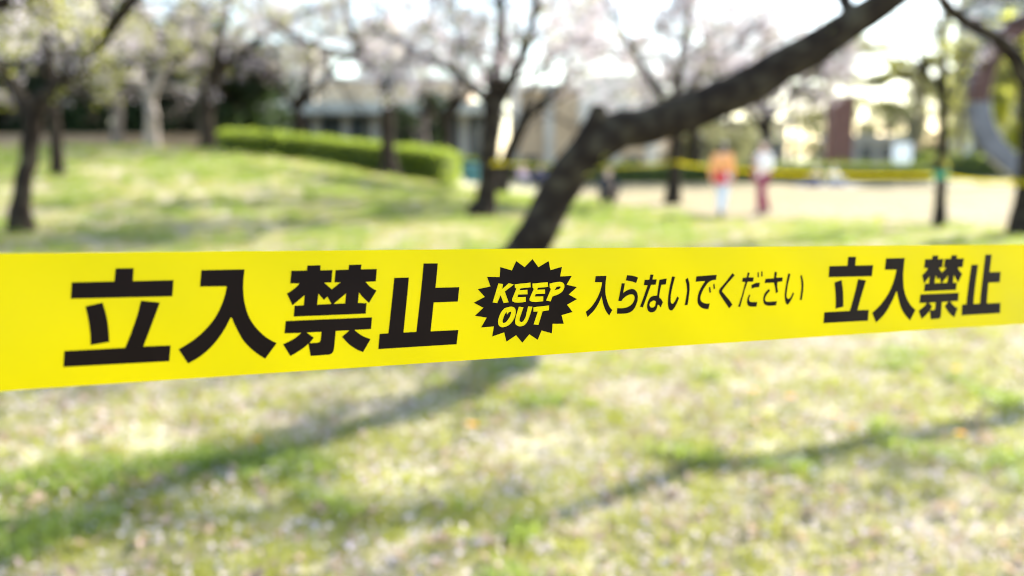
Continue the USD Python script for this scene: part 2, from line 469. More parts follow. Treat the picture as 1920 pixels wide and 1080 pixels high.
k = (700, 480, 5.4)
big.append([(sc(*k, [(498, 76), (641, 75), (614, 322), (853, 315), (838, 461), (596, 470), (569, 762), (847, 748), (833, 893), (40, 942), (52, 788), (142, 782), (202, 222), (349, 218), (295, 774), (425, 767)]), [])])


def film_u(px):
    return 1.0 / (XV - (px - 960.0))


def repeat_print(x, y):
    """the same four characters printed again further along the film"""
    t, b = tape_edges(x)
    v = (y - t) / (b - t)
    u0, u1, w0, w1 = film_u(117), film_u(857), film_u(1547), film_u(1877)
    u = w0 + (film_u(x) - u0) / (u1 - u0) * (w1 - w0)
    X = XV + 960.0 - 1.0 / u
    t, b = tape_edges(X)
    return X, t + v * (b - t)


for tr in (None, repeat_print):
    for chars in big:
        for outer, holes in chars:
            glyph('printed_stroke', outer, holes, tr=tr)

k = (880, 475, 6.0)
burst = [(692, 65), (756, 157), (870, 88), (890, 190), (1018, 152), (998, 260), (1128, 254), (1072, 353), (1188, 380), (1100, 464), (1196, 515), (1086, 578), (1153, 660), (1030, 695), (1060, 793), (932, 793), (928, 900), (808, 868), (767, 973), (668, 910), (590, 1005), (516, 920), (407, 993), (378, 888), (242, 935), (260, 822), (115, 833), (177, 722), (43, 702), (138, 612), (28, 555), (154, 490), (75, 403), (218, 373), (182, 265), (325, 268), (332, 155), (462, 193), (512, 88), (604, 157)]
E = [(492, 348), (668, 330), (672, 382), (556, 394), (548, 414), (636, 410), (638, 460), (532, 464), (524, 492), (618, 490), (620, 545), (540, 555), (490, 552), (464, 537), (462, 515), (510, 397), (494, 385)]
E2 = [(690, 340), (862, 324), (866, 378), (752, 388), (744, 410), (832, 406), (834, 455), (728, 458), (720, 486), (814, 484), (816, 538), (736, 548), (690, 546), (662, 532), (660, 510), (706, 400), (692, 385)]
letters = [[(308, 338), (362, 346), (350, 402), (424, 336), (484, 350), (380, 430), (424, 550), (366, 560), (332, 470), (294, 560), (242, 552)], E, E2,
           [(882, 340)] + curve((960, 322), (1010, 322), (1040, 340), (1048, 375), (1030, 425), (985, 460), (918, 485)) + [(900, 540), (848, 532), (898, 400), (884, 385)],
           curve((392, 612), (440, 600), (480, 604), (502, 630), (506, 670), (490, 730), (450, 790), (400, 822), (350, 830), (318, 812), (306, 775), (314, 720), (340, 660), (375, 618)),
           [(540, 600), (594, 606)] + curve((556, 720), (552, 755), (570, 772), (595, 760), (620, 715)) + [(645, 596), (696, 600)] + curve((668, 700), (640, 770), (600, 812), (548, 820), (510, 800), (500, 765), (508, 710)),
           [(706, 606), (884, 586), (884, 640), (812, 652), (770, 806), (714, 798), (758, 654), (708, 658)]]
glyph('printed_starburst', sc(*k, burst), [sc(*k, q) for q in letters], label='black spiky starburst with KEEP OUT in yellow')
glyph('letter_counter', sc(*k, [(960, 378), (1000, 370), (1008, 382), (990, 402), (940, 415)]))
glyph('letter_counter', sc(*k, curve((402, 655), (380, 690), (362, 740), (360, 772), (372, 783), (400, 768), (435, 720), (452, 675), (450, 655)) + [(428, 662), (405, 690)]))
k = (1090, 500, 8.727)
small = [
    ([(200, 155)] + curve((380, 150), (368, 300), (372, 420), (395, 520), (430, 610), (465, 670), (505, 710)) + curve((455, 800), (400, 730), (355, 640), (330, 560), (312, 485)) + curve((312, 485), (270, 590), (210, 700), (150, 770), (95, 825)) + curve((62, 738), (130, 680), (190, 600), (250, 490), (285, 390), (305, 300), (310, 255)) + [(190, 252)], []),
    (curve((727, 138), (800, 146), (860, 158), (912, 178)) + curve((885, 268), (830, 248), (770, 235), (708, 226)), []),
    ([(640, 270), (695, 272)] + curve((672, 430), (720, 395), (780, 370), (840, 366), (890, 400), (920, 460), (925, 540), (905, 620), (865, 700), (800, 750), (720, 768), (585, 772)) + curve((582, 680), (700, 676), (780, 650), (840, 600), (866, 540), (865, 490), (840, 458), (790, 455), (730, 480), (680, 520), (650, 562)) + [(595, 562)], []),
    ([(1115, 128), (1168, 130), (1155, 208), (1226, 208), (1215, 295), (1135, 300), (1080, 480), (1020, 668), (970, 655), (1030, 470), (1078, 305), (1015, 302), (1025, 215), (1103, 213)], []),
    ([(1270, 215), (1320, 205), (1392, 192), (1382, 292), (1308, 298)] + curve((1308, 298), (1290, 420), (1288, 500), (1320, 530), (1355, 580)) + [(1322, 672), (1290, 630), (1268, 625)] + curve((1268, 625), (1255, 690), (1220, 735), (1165, 748), (1115, 725), (1088, 660), (1095, 590), (1130, 510), (1180, 480), (1248, 472)) + [(1256, 350)],
     [curve((1190, 555), (1228, 565), (1232, 600), (1220, 650), (1180, 670), (1145, 660), (1130, 620), (1145, 580))]),
    ([(1475, 160), (1528, 165)] + curve((1495, 330), (1480, 460), (1485, 570), (1505, 605), (1530, 600), (1560, 550), (1588, 485)) + curve((1618, 515), (1580, 620), (1535, 700), (1495, 718), (1460, 690), (1438, 610), (1435, 480), (1450, 320)), []),
    (curve((1738, 178), (1770, 270), (1782, 370), (1778, 500), (1768, 628)) + curve((1718, 632), (1732, 500), (1738, 400), (1725, 300), (1698, 215)), []),
]
for o, h in small:
    glyph('printed_stroke', sc(*k, o), [sc(*k, q) for q in h])
k = (1300, 500, 8.727)
small = [
    ([(45, 158), (385, 132)] + curve((375, 215), (310, 225), (250, 260), (200, 330), (160, 410), (138, 490), (145, 550), (180, 585), (230, 603), (297, 603)) + curve((280, 697), (200, 688), (140, 655), (100, 600), (88, 520), (100, 430), (140, 330), (195, 238)) + [(120, 240), (38, 248)]),
    [(262, 340), (285, 328), (306, 420), (278, 428)], [(330, 290), (353, 280), (370, 360), (343, 370)],
    [(648, 103), (688, 140)] + curve((560, 290), (490, 390), (510, 430), (600, 530), (672, 620)) + [(620, 685)] + curve((520, 550), (445, 440), (435, 400), (450, 360), (540, 250)),
    [(900, 92), (935, 100), (918, 175), (1005, 175), (995, 245), (905, 248), (860, 400), (800, 662), (765, 655), (820, 470), (868, 252), (812, 248), (822, 182), (885, 178)],
    curve((970, 300), (1040, 268), (1110, 260)) + curve((1100, 335), (1040, 340), (975, 360)),
    curve((962, 465), (943, 520), (950, 560), (980, 578), (1080, 578)) + curve((1070, 655), (990, 655), (935, 640), (910, 590), (912, 530), (940, 455)),
    [(1062, 92), (1084, 90), (1088, 172), (1066, 175)], [(1119, 78), (1141, 76), (1148, 158), (1124, 160)],
    [(1335, 85), (1375, 88), (1368, 180), (1472, 175), (1470, 240), (1390, 255)] + curve((1390, 255), (1395, 340), (1412, 410)) + [(1375, 438), (1360, 350), (1335, 262), (1185, 268), (1195, 198), (1330, 190)],
    curve((1280, 400), (1235, 450), (1205, 520), (1215, 560), (1250, 575), (1400, 565)) + curve((1390, 632), (1290, 642), (1215, 628), (1180, 580), (1175, 510), (1200, 430), (1262, 360)),
    [(1555, 110), (1592, 118)] + curve((1562, 280), (1550, 420), (1555, 500), (1580, 525), (1610, 505), (1650, 415)) + curve((1668, 440), (1630, 540), (1585, 615), (1555, 612), (1530, 560), (1518, 460), (1525, 330), (1540, 200)),
    curve((1770, 130), (1800, 230), (1810, 340), (1805, 450), (1795, 545)) + curve((1762, 545), (1772, 440), (1775, 330), (1765, 230), (1748, 160)),
]
for o in small:
    glyph('printed_stroke', sc(*k, o))

for side, lab in ((0, 'plain steel stake with a flat cap holding the near end of the barrier tape'), (-1, 'plain steel stake with a flat cap holding the far end of the barrier tape')):
    c = V[side].mean(0)
    st = thing('tape_stake', lab, 'stake', (c[0], c[1], 0), group='stakes holding the tape')
    obj('shaft', tube([(0, 0, -0.3), (0, 0, c[2] + 0.18)], 0.009, 12), STEEL, st, smooth=40)
    obj('cap', tube([(0, 0, c[2] + 0.18), (0, 0, c[2] + 0.186), (0, 0, c[2] + 0.19)], [0.018, 0.018, 0.014], 16), STEEL, st, smooth=40)

# ------------------------------------------------------------------ trees
def limb(rng, start, direction, length, r0, r1, n=7, wander=0.25, lift=0.15):
    p = [np.array(start, float)]
    d = np.array(direction, float)
    d /= np.linalg.norm(d)
    for _ in range(n - 1):
        d = d + rng.normal(size=3) * wander / 2 + np.array([0, 0, lift / n])
        d /= np.linalg.norm(d)
        p.append(p[-1] + d * length / (n - 1))
    return np.array(p), np.linspace(r0, r1, n)


CH = 'cherry tree'


def seen(x, y, z, r):
    """a limb's point of the place in the form that tree() takes"""
    p = np.array([x, y, z - CAM_H])
    d = p @ CF
    return 960 + F_PX * x / d, 540 - F_PX * (p @ CU) / d, y, r / y * F_PX


def tree(name, label, category, limbs, seed, n_boughs=9, bough=2.2, n_twigs=7, twig=0.8, petals=5580, leaves=1500, psize=0.045, group=None,
         bark=None, spread_=0.16, start=0.35, lift=0.25, floor=None, blossom=None, leafmat=None, trunk_leaf=0, first=0.5):
    """limbs: [(px, py, Y, half width in px), ...] polylines; the first is the trunk. Boughs, twigs and flowers grow from them."""
    rng = np.random.default_rng(seed)
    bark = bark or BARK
    world = []
    for L in limbs:
        L = np.array(L, float)
        P = np.array([W(a, b, c) for a, b, c, _ in L])
        R = L[:, 3] * L[:, 2] / F_PX
        if not world:
            z0 = gz(P[0, 0], P[0, 1])
            P[0, 2] = z0 - 0.12
            R[0] *= 1.15
        world.append((P, R))
    base = np.array([world[0][0][0][0], world[0][0][0][1], float(gz(world[0][0][0][0], world[0][0][0][1]))])
    t = thing(name, label, category, base, group=group or ('cherry trees on the lawn' if category == CH else None))
    loc = lambda m: (m[0] - base, m[1])
    grown = []
    for k, (P, R) in enumerate(world):
        n = max(12, int(len(P) * 5))
        S = spline(np.column_stack([P, R]), n)
        jit = (meshkit.fbm(np.column_stack([np.linspace(0, n / 4, n), np.full(n, seed), np.full(n, k)]), 2, seed) - 0.5)[:, None]
        S[1:, :3] += jit[1:] * S[1:, 3:4] * (0.25 if seed == 11 else 0.8) * rng.normal(size=3)
        S[:, 3] = np.maximum(S[:, 3], 0.006)
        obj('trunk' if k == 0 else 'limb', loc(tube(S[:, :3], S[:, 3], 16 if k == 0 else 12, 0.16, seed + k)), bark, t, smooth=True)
        grown.append(S)
    tips = []
    twigs = []
    for k, S in enumerate(grown):
        L = np.linalg.norm(np.diff(S[:, :3], axis=0), axis=1).sum()
        if L < 1.0:
            continue                                  # a broken stub carries nothing
        nb = max(2, int(round(n_boughs * (1.0 if k == 0 else 0.8))))
        for q in range(nb):
            u = (first if k == 0 else start) + (1.0 - (first if k == 0 else start)) * (q + rng.random()) / nb
            i = min(int(u * (len(S) - 1)), len(S) - 2)
            ax = S[i + 1, :3] - S[i, :3]
            ax /= np.linalg.norm(ax)
            d = ax * 0.5 + rng.normal(size=3) * [0.8, 0.8, 0.4] + [0, 0, 0.2]
            bl = bough * (0.6 + 0.7 * rng.random()) * (1.15 - 0.4 * u)
            r = min(S[i, 3] * 0.45, 0.05)
            P, R = limb(rng, S[i, :3], d, bl, r, r * 0.3, 8, 0.38, lift)
            obj('bough', loc(tube(P, R, 6)), bark, t, smooth=True)
            tips.append(P[3:])
            for w in range(n_twigs):
                j = rng.integers(2, len(P) - 1)
                d2 = (P[j + 1] - P[j]) / np.linalg.norm(P[j + 1] - P[j]) * 0.6 + rng.normal(size=3) * 0.75
                Q, R2 = limb(rng, P[j], d2, twig * (0.5 + rng.random()), max(r * 0.38, 0.009), 0.005, 6, 0.4, 0.0)
                twigs.append(tube(Q, R2, 4, cap=False))
                tips.append(Q[1:])
                if twig > 0.5:
                    for w2 in range(2):
                        jj = rng.integers(1, len(Q) - 1)
                        Q3, R3 = limb(rng, Q[jj], rng.normal(size=3) + (Q[jj + 1] - Q[jj]) * 3, twig * 0.5 * (0.5 + rng.random()), 0.005, 0.002, 4, 0.4, 0.0)
                        R3 = R3 * 1.5
                        twigs.append(tube(Q3, R3, 3, cap=False))
                        tips.append(Q3[1:])
    if twigs:
        obj('twigs', loc(cat(twigs)), bark, t, kind='stuff')
    tp = np.vstack(tips)
    if floor is not None:
        tp = tp[tp[:, 2] > base[2] + floor - 0.5 * rng.random(len(tp))]
    if petals:
        c = tp[rng.integers(0, len(tp), petals // 6)]
        c = np.repeat(c, 6, 0)
        pos = c + rng.normal(size=c.shape) * spread_ * 0.45 * (0.4 + rng.random((len(c), 1)))
        obj('blossom', loc(flakes(pos, psize * (0.7 + 0.6 * rng.random(len(pos))), rng)), blossom or BLOSSOM, t, kind='stuff')
    if leaves:
        c = tp[rng.integers(0, len(tp), max(1, leaves // 8))]
        if trunk_leaf:
            S = grown[0]
            m = S[int(len(S) * 0.3):]
            c = np.vstack([c, m[rng.integers(0, len(m), trunk_leaf), :3] + rng.normal(size=(trunk_leaf, 3)) * 0.12])
        c = np.repeat(c, 8, 0)
        pos = c + rng.normal(size=c.shape) * 0.09
        obj('young_leaves', loc(flakes(pos, psize * 1.25 * (0.7 + 0.6 * rng.random(len(pos))), rng, aspect=1.3)), leafmat or YOUNG_LEAF, t, kind='stuff')
    return t


# leaning trunk in the middle
tree('cherry_tree', 'thick dark cherry trunk leaning far over to the right behind the yellow tape', CH,
     [[(922, 562, 10, 50), (958, 515, 10, 44), (998, 450, 10, 38), (1032, 388, 10, 36), (1072, 322, 10, 36), (1116, 272, 10, 38), (1165, 248, 10, 37), (1230, 230, 10, 35), (1310, 206, 10, 36), (1400, 165, 10, 36), (1490, 113, 10, 34), (1580, 56, 10, 32), (1660, 0, 10, 29), (1760, -85, 10, 28), (1850, -210, 9.9, 25), (1930, -380, 9.8, 20), (1990, -560, 9.7, 14)],
      [(1090, 310, 10, 32), (1104, 266, 9.97, 29), (1115, 232, 9.95, 22), (1122, 206, 9.95, 17), (1124, 195, 9.95, 12)],
      [(1600, 40, 10, 14), (1560, -60, 10.6, 12), (1500, -170, 11.2, 9), (1420, -300, 12, 6)]],
     11, n_boughs=6, bough=1.7, n_twigs=5, twig=0.6, petals=3000, leaves=900, first=0.74, start=0.55, trunk_leaf=5)
# left front
tree('cherry_tree', 'slim low forking cherry tree at the left edge with a limb rising right', CH,
     [[(38, 432, 15.5, 27), (44, 385, 15.5, 18), (50, 310, 15.5, 16), (58, 235, 15.5, 17), (74, 190, 15.5, 18), (112, 150, 15.4, 14), (160, 102, 15.2, 12), (212, 50, 15, 11), (262, -12, 14.8, 10), (330, -120, 14.6, 7)],
      [(60, 215, 15.5, 14), (18, 150, 15.8, 11), (-30, 90, 16, 9), (-100, 0, 16.2, 7)],
      [(165, 98, 15.2, 7), (190, 20, 15.8, 6), (180, -70, 16.4, 5), (150, -170, 17, 3)]],
     21, n_boughs=8, bough=2.0, n_twigs=6, petals=6000, leaves=3800, first=0.42, floor=2.35)
# left, behind
tree('cherry_tree', 'thin dark cherry trunk standing behind the slim left edge tree on the slope', CH,
     [[(108, 332, 22, 13), (105, 265, 22, 11), (100, 200, 22, 10), (95, 130, 22, 8), (80, 40, 22, 6), (70, -60, 22, 4)],
      [(100, 195, 22, 7), (135, 140, 21.8, 6), (190, 70, 21.5, 5), (240, -20, 21, 4)]],
     31, n_boughs=8, bough=2.6, n_twigs=6, petals=6500, leaves=1400, first=0.45, floor=3.0)
tree('cherry_tree', 'dark cherry trunk at the left end of the clipped hedge with limbs spreading both ways', CH,
     [[(385, 292, 32, 17), (388, 240, 32, 13), (395, 180, 32, 12), (402, 135, 32, 11), (415, 60, 32, 8), (440, -40, 32, 6)],
      [(394, 185, 32, 10), (350, 130, 31.5, 9), (310, 85, 31, 8), (268, 20, 30.5, 6), (240, -60, 30, 4)],
      [(400, 150, 32, 8), (450, 95, 32.5, 7), (520, 50, 33, 5), (600, 10, 33.5, 4)]],
     41, n_boughs=9, bough=3.2, n_twigs=7, twig=1.1, petals=8500, leaves=2000, psize=0.06, first=0.5, floor=3.6)
tree('cherry_tree', 'cherry tree growing in front of the middle of the clipped hedge', CH,
     [[(736, 336, 33, 19), (728, 285, 33, 13), (726, 220, 33, 12), (720, 170, 33, 11), (690, 110, 33, 9), (658, 55, 33, 8), (636, -30, 33, 6)],
      [(722, 175, 33, 9), (760, 110, 33, 7), (800, 40, 33, 6), (835, -50, 33, 4)],
      [(700, 130, 33, 6), (640, 100, 32, 5), (560, 75, 31, 4), (500, 40, 30, 3)]],
     51, n_boughs=9, bough=3.4, n_twigs=7, twig=1.1, petals=8500, leaves=1200, psize=0.06, first=0.5, floor=3.6)
tree('cherry_tree', 'dark upright cherry trunk forking into a tall V just left of the leaning trunk', CH,
     [[(903, 405, 20.5, 28), (912, 370, 20.5, 20), (920, 300, 20.5, 18), (925, 240, 20.5, 18), (926, 190, 20.5, 19), (930, 130, 20.5, 13), (938, 60, 20.5, 11), (938, -40, 20.5, 9), (930, -160, 20.5, 6)],
      [(930, 188, 20.5, 13), (960, 138, 20.3, 11), (988, 85, 20.1, 9), (1003, 20, 20, 8), (1006, -80, 20, 6)],
      [(920, 195, 20.5, 10), (872, 152, 20.2, 8), (830, 122, 20, 7), (770, 90, 19.8, 5), (700, 55, 19.6, 4)]],
     61, n_boughs=9, bough=2.4, n_twigs=8, twig=0.9, petals=16000, leaves=1200, psize=0.05, first=0.42, floor=2.3)
tree('cherry_tree', 'smaller slanting cherry trunk half hidden behind the tall V forked one', CH,
     [[(936, 362, 30, 16), (945, 320, 30, 14), (960, 275, 30, 13), (985, 225, 30, 10), (1015, 190, 30, 8), (1060, 155, 30, 6), (1120, 105, 30, 4)],
      [(970, 250, 30, 7), (1000, 160, 30.5, 5), (1060, 80, 31, 4), (1110, 20, 31.5, 3)]],
     71, n_boughs=9, bough=3.0, n_twigs=7, twig=1.0, petals=12000, leaves=900, psize=0.06, first=0.45, floor=3.2)
tree('cherry_tree', 'straight dark cherry trunk seen under the leaning limb left of the orange clad person', CH,
     [[(1260, 383, 27.5, 16), (1265, 335, 27.5, 12), (1268, 260, 27.5, 11), (1270, 180, 27.5, 10), (1276, 110, 27.5, 8), (1290, 40, 27.5, 7), (1300, -70, 27.5, 5)],
      [(1268, 225, 27.5, 8), (1230, 170, 27.2, 7), (1190, 98, 27, 6), (1155, 40, 26.8, 5), (1130, -20, 26.6, 4), (1100, -100, 26.4, 3)],
      [(1270, 190, 27.5, 7), (1330, 130, 28, 6), (1400, 70, 28.5, 5), (1470, -10, 29, 4)]],
     81, n_boughs=12, bough=2.9, n_twigs=8, twig=1.0, petals=24000, leaves=1500, psize=0.055, first=0.45, floor=3.0)
tree('cherry_tree', 'slender tree with a green band round its trunk at the edge of the sandy clearing', 'tree',
     [[(1760, 426, 19, 14), (1763, 375, 19, 10), (1766, 300, 19, 10), (1768, 220, 19, 9), (1768, 130, 19, 7), (1771, 50, 19, 6), (1778, -60, 19, 4)],
      [(1767, 215, 19, 5), (1800, 150, 19.3, 4), (1830, 90, 19.6, 3)],
      [(1768, 180, 19, 5), (1730, 120, 18.8, 4), (1700, 40, 18.6, 3)]],
     91, n_boughs=6, bough=1.3, n_twigs=4, twig=0.6, petals=0, leaves=500, trunk_leaf=30, first=0.4)
tree('cherry_tree', 'dark cherry trunk at the right edge with a long limb reaching up left', CH,
     [[(1916, 442, 17, 28), (1922, 385, 17, 21), (1930, 300, 17, 19), (1934, 200, 17, 18), (1945, 120, 17, 14), (1965, 20, 17, 11), (1990, -100, 17, 8)],
      [(1945, 190, 17, 16), (1906, 112, 16.8, 15), (1862, 68, 16.6, 13), (1804, 36, 16.4, 12), (1764, -6, 16.2, 11), (1715, -70, 16, 8)],
      [(1950, 90, 17, 10), (2020, 20, 17, 8), (2100, -60, 17, 6), (2180, -160, 17, 4)]],
     101, n_boughs=6, bough=1.8, n_twigs=4, twig=0.6, petals=1550, leaves=500, first=0.75, start=0.65)
# outside the frame, their boughs shade the foreground
tree('cherry_tree', 'cherry tree outside the right edge with a long low limb shading the near grass', CH,
     [[(2590, 520, 12, 30), (2590, 400, 12, 24), (2580, 250, 12, 22), (2570, 100, 12, 20), (2590, -50, 12, 14), (2640, -200, 12, 9)],
      [seen(10.4, 12, 3.3, .10), seen(9.6, 11.2, 4.4, .10), seen(8.6, 10.5, 4.68, .095), seen(7.3, 9.75, 4.55, .085), seen(6.3, 9.2, 4.3, .07), seen(5.6, 8.6, 4.15, .05), seen(4.9, 8.0, 4.05, .025)]],
     111, n_boughs=3, bough=1.1, n_twigs=4, twig=0.5, petals=900, leaves=200, first=0.8, start=0.2)
tree('cherry_tree', 'cherry tree outside the left edge whose dark limb crosses the top left corner', CH,
     [[(-420, 640, 8.5, 30), (-400, 480, 8.5, 24), (-370, 300, 8.5, 22), (-330, 150, 8.5, 20), (-320, 0, 8.5, 14), (-330, -200, 8.5, 9)],
      [(-330, 130, 8.5, 16), (-200, 80, 8.8, 15), (-90, 40, 9.1, 14), (0, 8, 9.4, 13), (80, -30, 9.7, 10), (170, -110, 10, 7)]],
     121, n_boughs=5, bough=1.3, n_twigs=4, twig=0.6, petals=1550, leaves=900, first=0.7)
# farther cherries that fill the upper background
far_cherries = [(215, 36, 'brown trunk of a cherry in the dark grove, left of the palest trunk', 132), (560, 41, 'cherry tree in bloom behind the clipped hedge, left of the grey roof', 133),
                (835, 44, 'cherry tree in bloom between the hedge end and the grey building', 134), (1300, 52, 'far cherry in bloom to the right of the tan building', 135), (1430, 48, 'far cherry in bloom above the two walking people', 136)]
for px, Y, lab, sd in far_cherries:
    x = (px - 960) / F_PX * Y
    hy = 288 + (CAM_H - float(gz(x, Y))) / Y * F_PX
    r_ = np.random.default_rng(sd)
    ls = [[(px, hy, Y, 13), (px + 4, hy - 60, Y, 10), (px + r_.integers(-8, 8), hy - 110, Y, 9), (px + r_.integers(-25, 25), hy - 190, Y, 7), (px + r_.integers(-40, 40), hy - 280, Y, 4)],
          [(px + 2, hy - 95, Y, 7), (px - 50, hy - 160, Y - .5, 5), (px - 110, hy - 220, Y - 1, 4)],
          [(px + 2, hy - 105, Y, 7), (px + 55, hy - 165, Y + .5, 5), (px + 115, hy - 215, Y + 1, 4)]]
    tree('cherry_tree', lab, CH, ls, sd, n_boughs=14 if sd > 134 else 9, bough=3.6, n_twigs=9, twig=1.3, petals=24000 if sd > 134 else 6000, leaves=700, psize=0.07, floor=3.6, bark=BARK_BROWN if sd == 132 else None, first=0.45)

# pale trunk in the grove
tree('pale_trunk_tree', 'pale sunlit tree trunk standing on the crest in front of the dark grove', 'tree',
     [[(287, 275, 34, 15), (284, 230, 34, 12), (282, 190, 34, 10), (296, 150, 34, 8), (318, 100, 34, 6), (330, 20, 34, 4)],
      [(282, 195, 34, 7), (262, 150, 34, 6), (240, 90, 34, 5), (230, 10, 34, 3)]],
     141, n_boughs=6, bough=2.2, n_twigs=5, twig=0.9, petals=2170, leaves=900, psize=0.06, bark=BARK_PALE, first=0.5, floor=3.8)


def leafy_tree(name, label, px, Y, height, radius, seed, leafmat, n=7000, size=0.14, trunk_r=0.22, low=0.25, squash=0.9, bark=None, clumps=26, base_z=None, pads=False, group=None):
    """broad-leaved or pine tree: trunk, main branches, and a crown of leaf clumps with gaps"""
    rng = np.random.default_rng(seed)
    x = (px - 960) / F_PX * Y
    z = float(gz(x, Y))
    t = thing(name, label, 'tree', (x, Y, z), group=group)
    n_t = 12
    zs = np.linspace(-0.2, height * 0.86, n_t)
    bend = rng.normal(size=2) * 0.03 * height
    P = np.column_stack([bend[0] * np.sin(zs / height * 3), bend[1] * np.sin(zs / height * 2.5), zs])
    obj('trunk', tube(P, np.linspace(trunk_r * 1.2, trunk_r * 0.3, n_t), 12, 0.15, seed), bark or PINE_BARK, t, smooth=True)
    cs = []
    for k in range(clumps):
        h = low + (1 - low) * (k + rng.random()) / clumps
        prof = math.sin(math.pi * min(1, 0.12 + 0.88 * (1 - (h - low) / (1 - low)) ** 0.8)) ** 0.6 if not pads else (1.0 - 0.55 * (h - low) / (1 - low))
        a = rng.random() * 2 * math.pi + k * 2.4
        rr = radius * prof * (0.35 + 0.65 * rng.random() ** 0.6)
        c = np.array([rr * math.cos(a), rr * math.sin(a), height * h])
        j = min(n_t - 2, max(1, int(h * 0.85 * n_t)))
        s = P[j]
        Q = spline(np.array([s, s * 0.5 + c * 0.5 + [0, 0, -0.08 * radius], c]), 6)
        obj('branch', tube(Q, np.linspace(trunk_r * 0.35, 0.02, 6), 5), bark or PINE_BARK, t, smooth=True)
        cs.append((c, radius * (0.22 + 0.2 * rng.random())))
    pos = []
    per = n // clumps
    for c, r in cs:
        d = rng.normal(size=(per, 3))
        d /= np.linalg.norm(d, axis=1, keepdims=True)
        d *= r * (0.45 + 0.6 * rng.random((per, 1)) ** 0.5)
        d[:, 2] *= 0.35 if pads else squash
        d *= 1 + 0.4 * (meshkit.noise(d * 1.7 + c, seed)[:, None] - 0.5)
        pos.append(c + d)
    pos = np.vstack(pos)
    pos[:, 2] = np.maximum(pos[:, 2], 0.15)
    obj('crown', flakes(pos, size * (0.7 + 0.6 * rng.random(len(pos))), rng, aspect=1.2), leafmat, t, kind='stuff')
    return t


grove = [(-60, 43, 8.0, 3.4, ''), (40, 41, 5.6, 2.6, ''), (140, 44, 6.2, 2.8, ''), (240, 40, 5.4, 2.5, ''), (330, 43, 5.8, 2.7, ''), (425, 42, 4.6, 2.2, '')]
glab = ['dense dark evergreen at the far left end of the grove', 'dark evergreen behind the low brown wall at the left edge', 'tall dark evergreen rising over the thin dark trunk on the slope',
        'dark evergreen between the brown and the pale trunk', 'dark evergreen right behind the palest trunk', 'smaller dark evergreen over the left end of the clipped hedge']
for (px, Y, h, r, _), lab in zip(grove, glab):
    leafy_tree('evergreen_tree', lab, px, Y, h, r, 200 + int(px), DARK_LEAF, n=14000, size=0.24, low=0.04, clumps=34, group='dark evergreens of the grove')
leafy_tree('evergreen_tree', 'small dark rounded shrub tree in front of the grey building', 795, 46, 3.4, 1.5, 301, DARK_LEAF, n=4000, size=0.16, low=0.05, clumps=18)
leafy_tree('evergreen_tree', 'grey green bush left of the grey building beside the hedge', 500, 45, 3.2, 1.6, 302, DARK_LEAF, n=4000, size=0.16, low=0.05, clumps=18)
pines = [(1575, 62, 8.2, 3.4, 'olive pine with flat pads spreading over the red brown pillar'), (1700, 58, 7.0, 2.8, 'olive pine right of the red brown pillar'), (1480, 64, 6.6, 2.6, 'small olive pine left of the red brown pillar'),
         (1800, 66, 8.5, 2.8, 'thin pine between the banded tree and the ring')]
for px, Y, h, r, lab in pines:
    leafy_tree('pine_tree', lab, px, Y, h, r, 400 + px, PINE_LEAF, n=3400, size=0.2, low=0.56, clumps=16, pads=True, trunk_r=0.16, group='pines beyond the clearing')
leafy_tree('camphor_tree', 'bright yellow green leafy tree seen through the big ring', 1905, 66, 10.0, 3.6, 501, CAMPHOR_LEAF, n=10000, size=0.24, low=0.12, clumps=34)
leafy_tree('camphor_tree', 'yellow green leafy tree to the right of the big ring', 2080, 70, 9.0, 4.0, 502, CAMPHOR_LEAF, n=9000, size=0.26, low=0.12, clumps=30)
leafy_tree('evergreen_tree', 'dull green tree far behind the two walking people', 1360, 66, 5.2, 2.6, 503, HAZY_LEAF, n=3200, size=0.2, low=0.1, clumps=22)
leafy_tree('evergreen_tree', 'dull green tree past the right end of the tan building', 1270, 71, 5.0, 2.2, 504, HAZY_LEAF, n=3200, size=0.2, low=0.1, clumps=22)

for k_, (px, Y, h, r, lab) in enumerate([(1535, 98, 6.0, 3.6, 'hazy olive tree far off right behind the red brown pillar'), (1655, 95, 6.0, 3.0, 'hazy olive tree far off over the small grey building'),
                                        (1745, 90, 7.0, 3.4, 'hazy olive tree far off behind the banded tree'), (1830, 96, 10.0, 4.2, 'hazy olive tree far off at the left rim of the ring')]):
    leafy_tree('distant_tree', lab, px, Y, h, r, 550 + k_, HAZY_LEAF, n=3600, size=0.3, low=0.08, clumps=24, group='distant trees beyond the clearing')

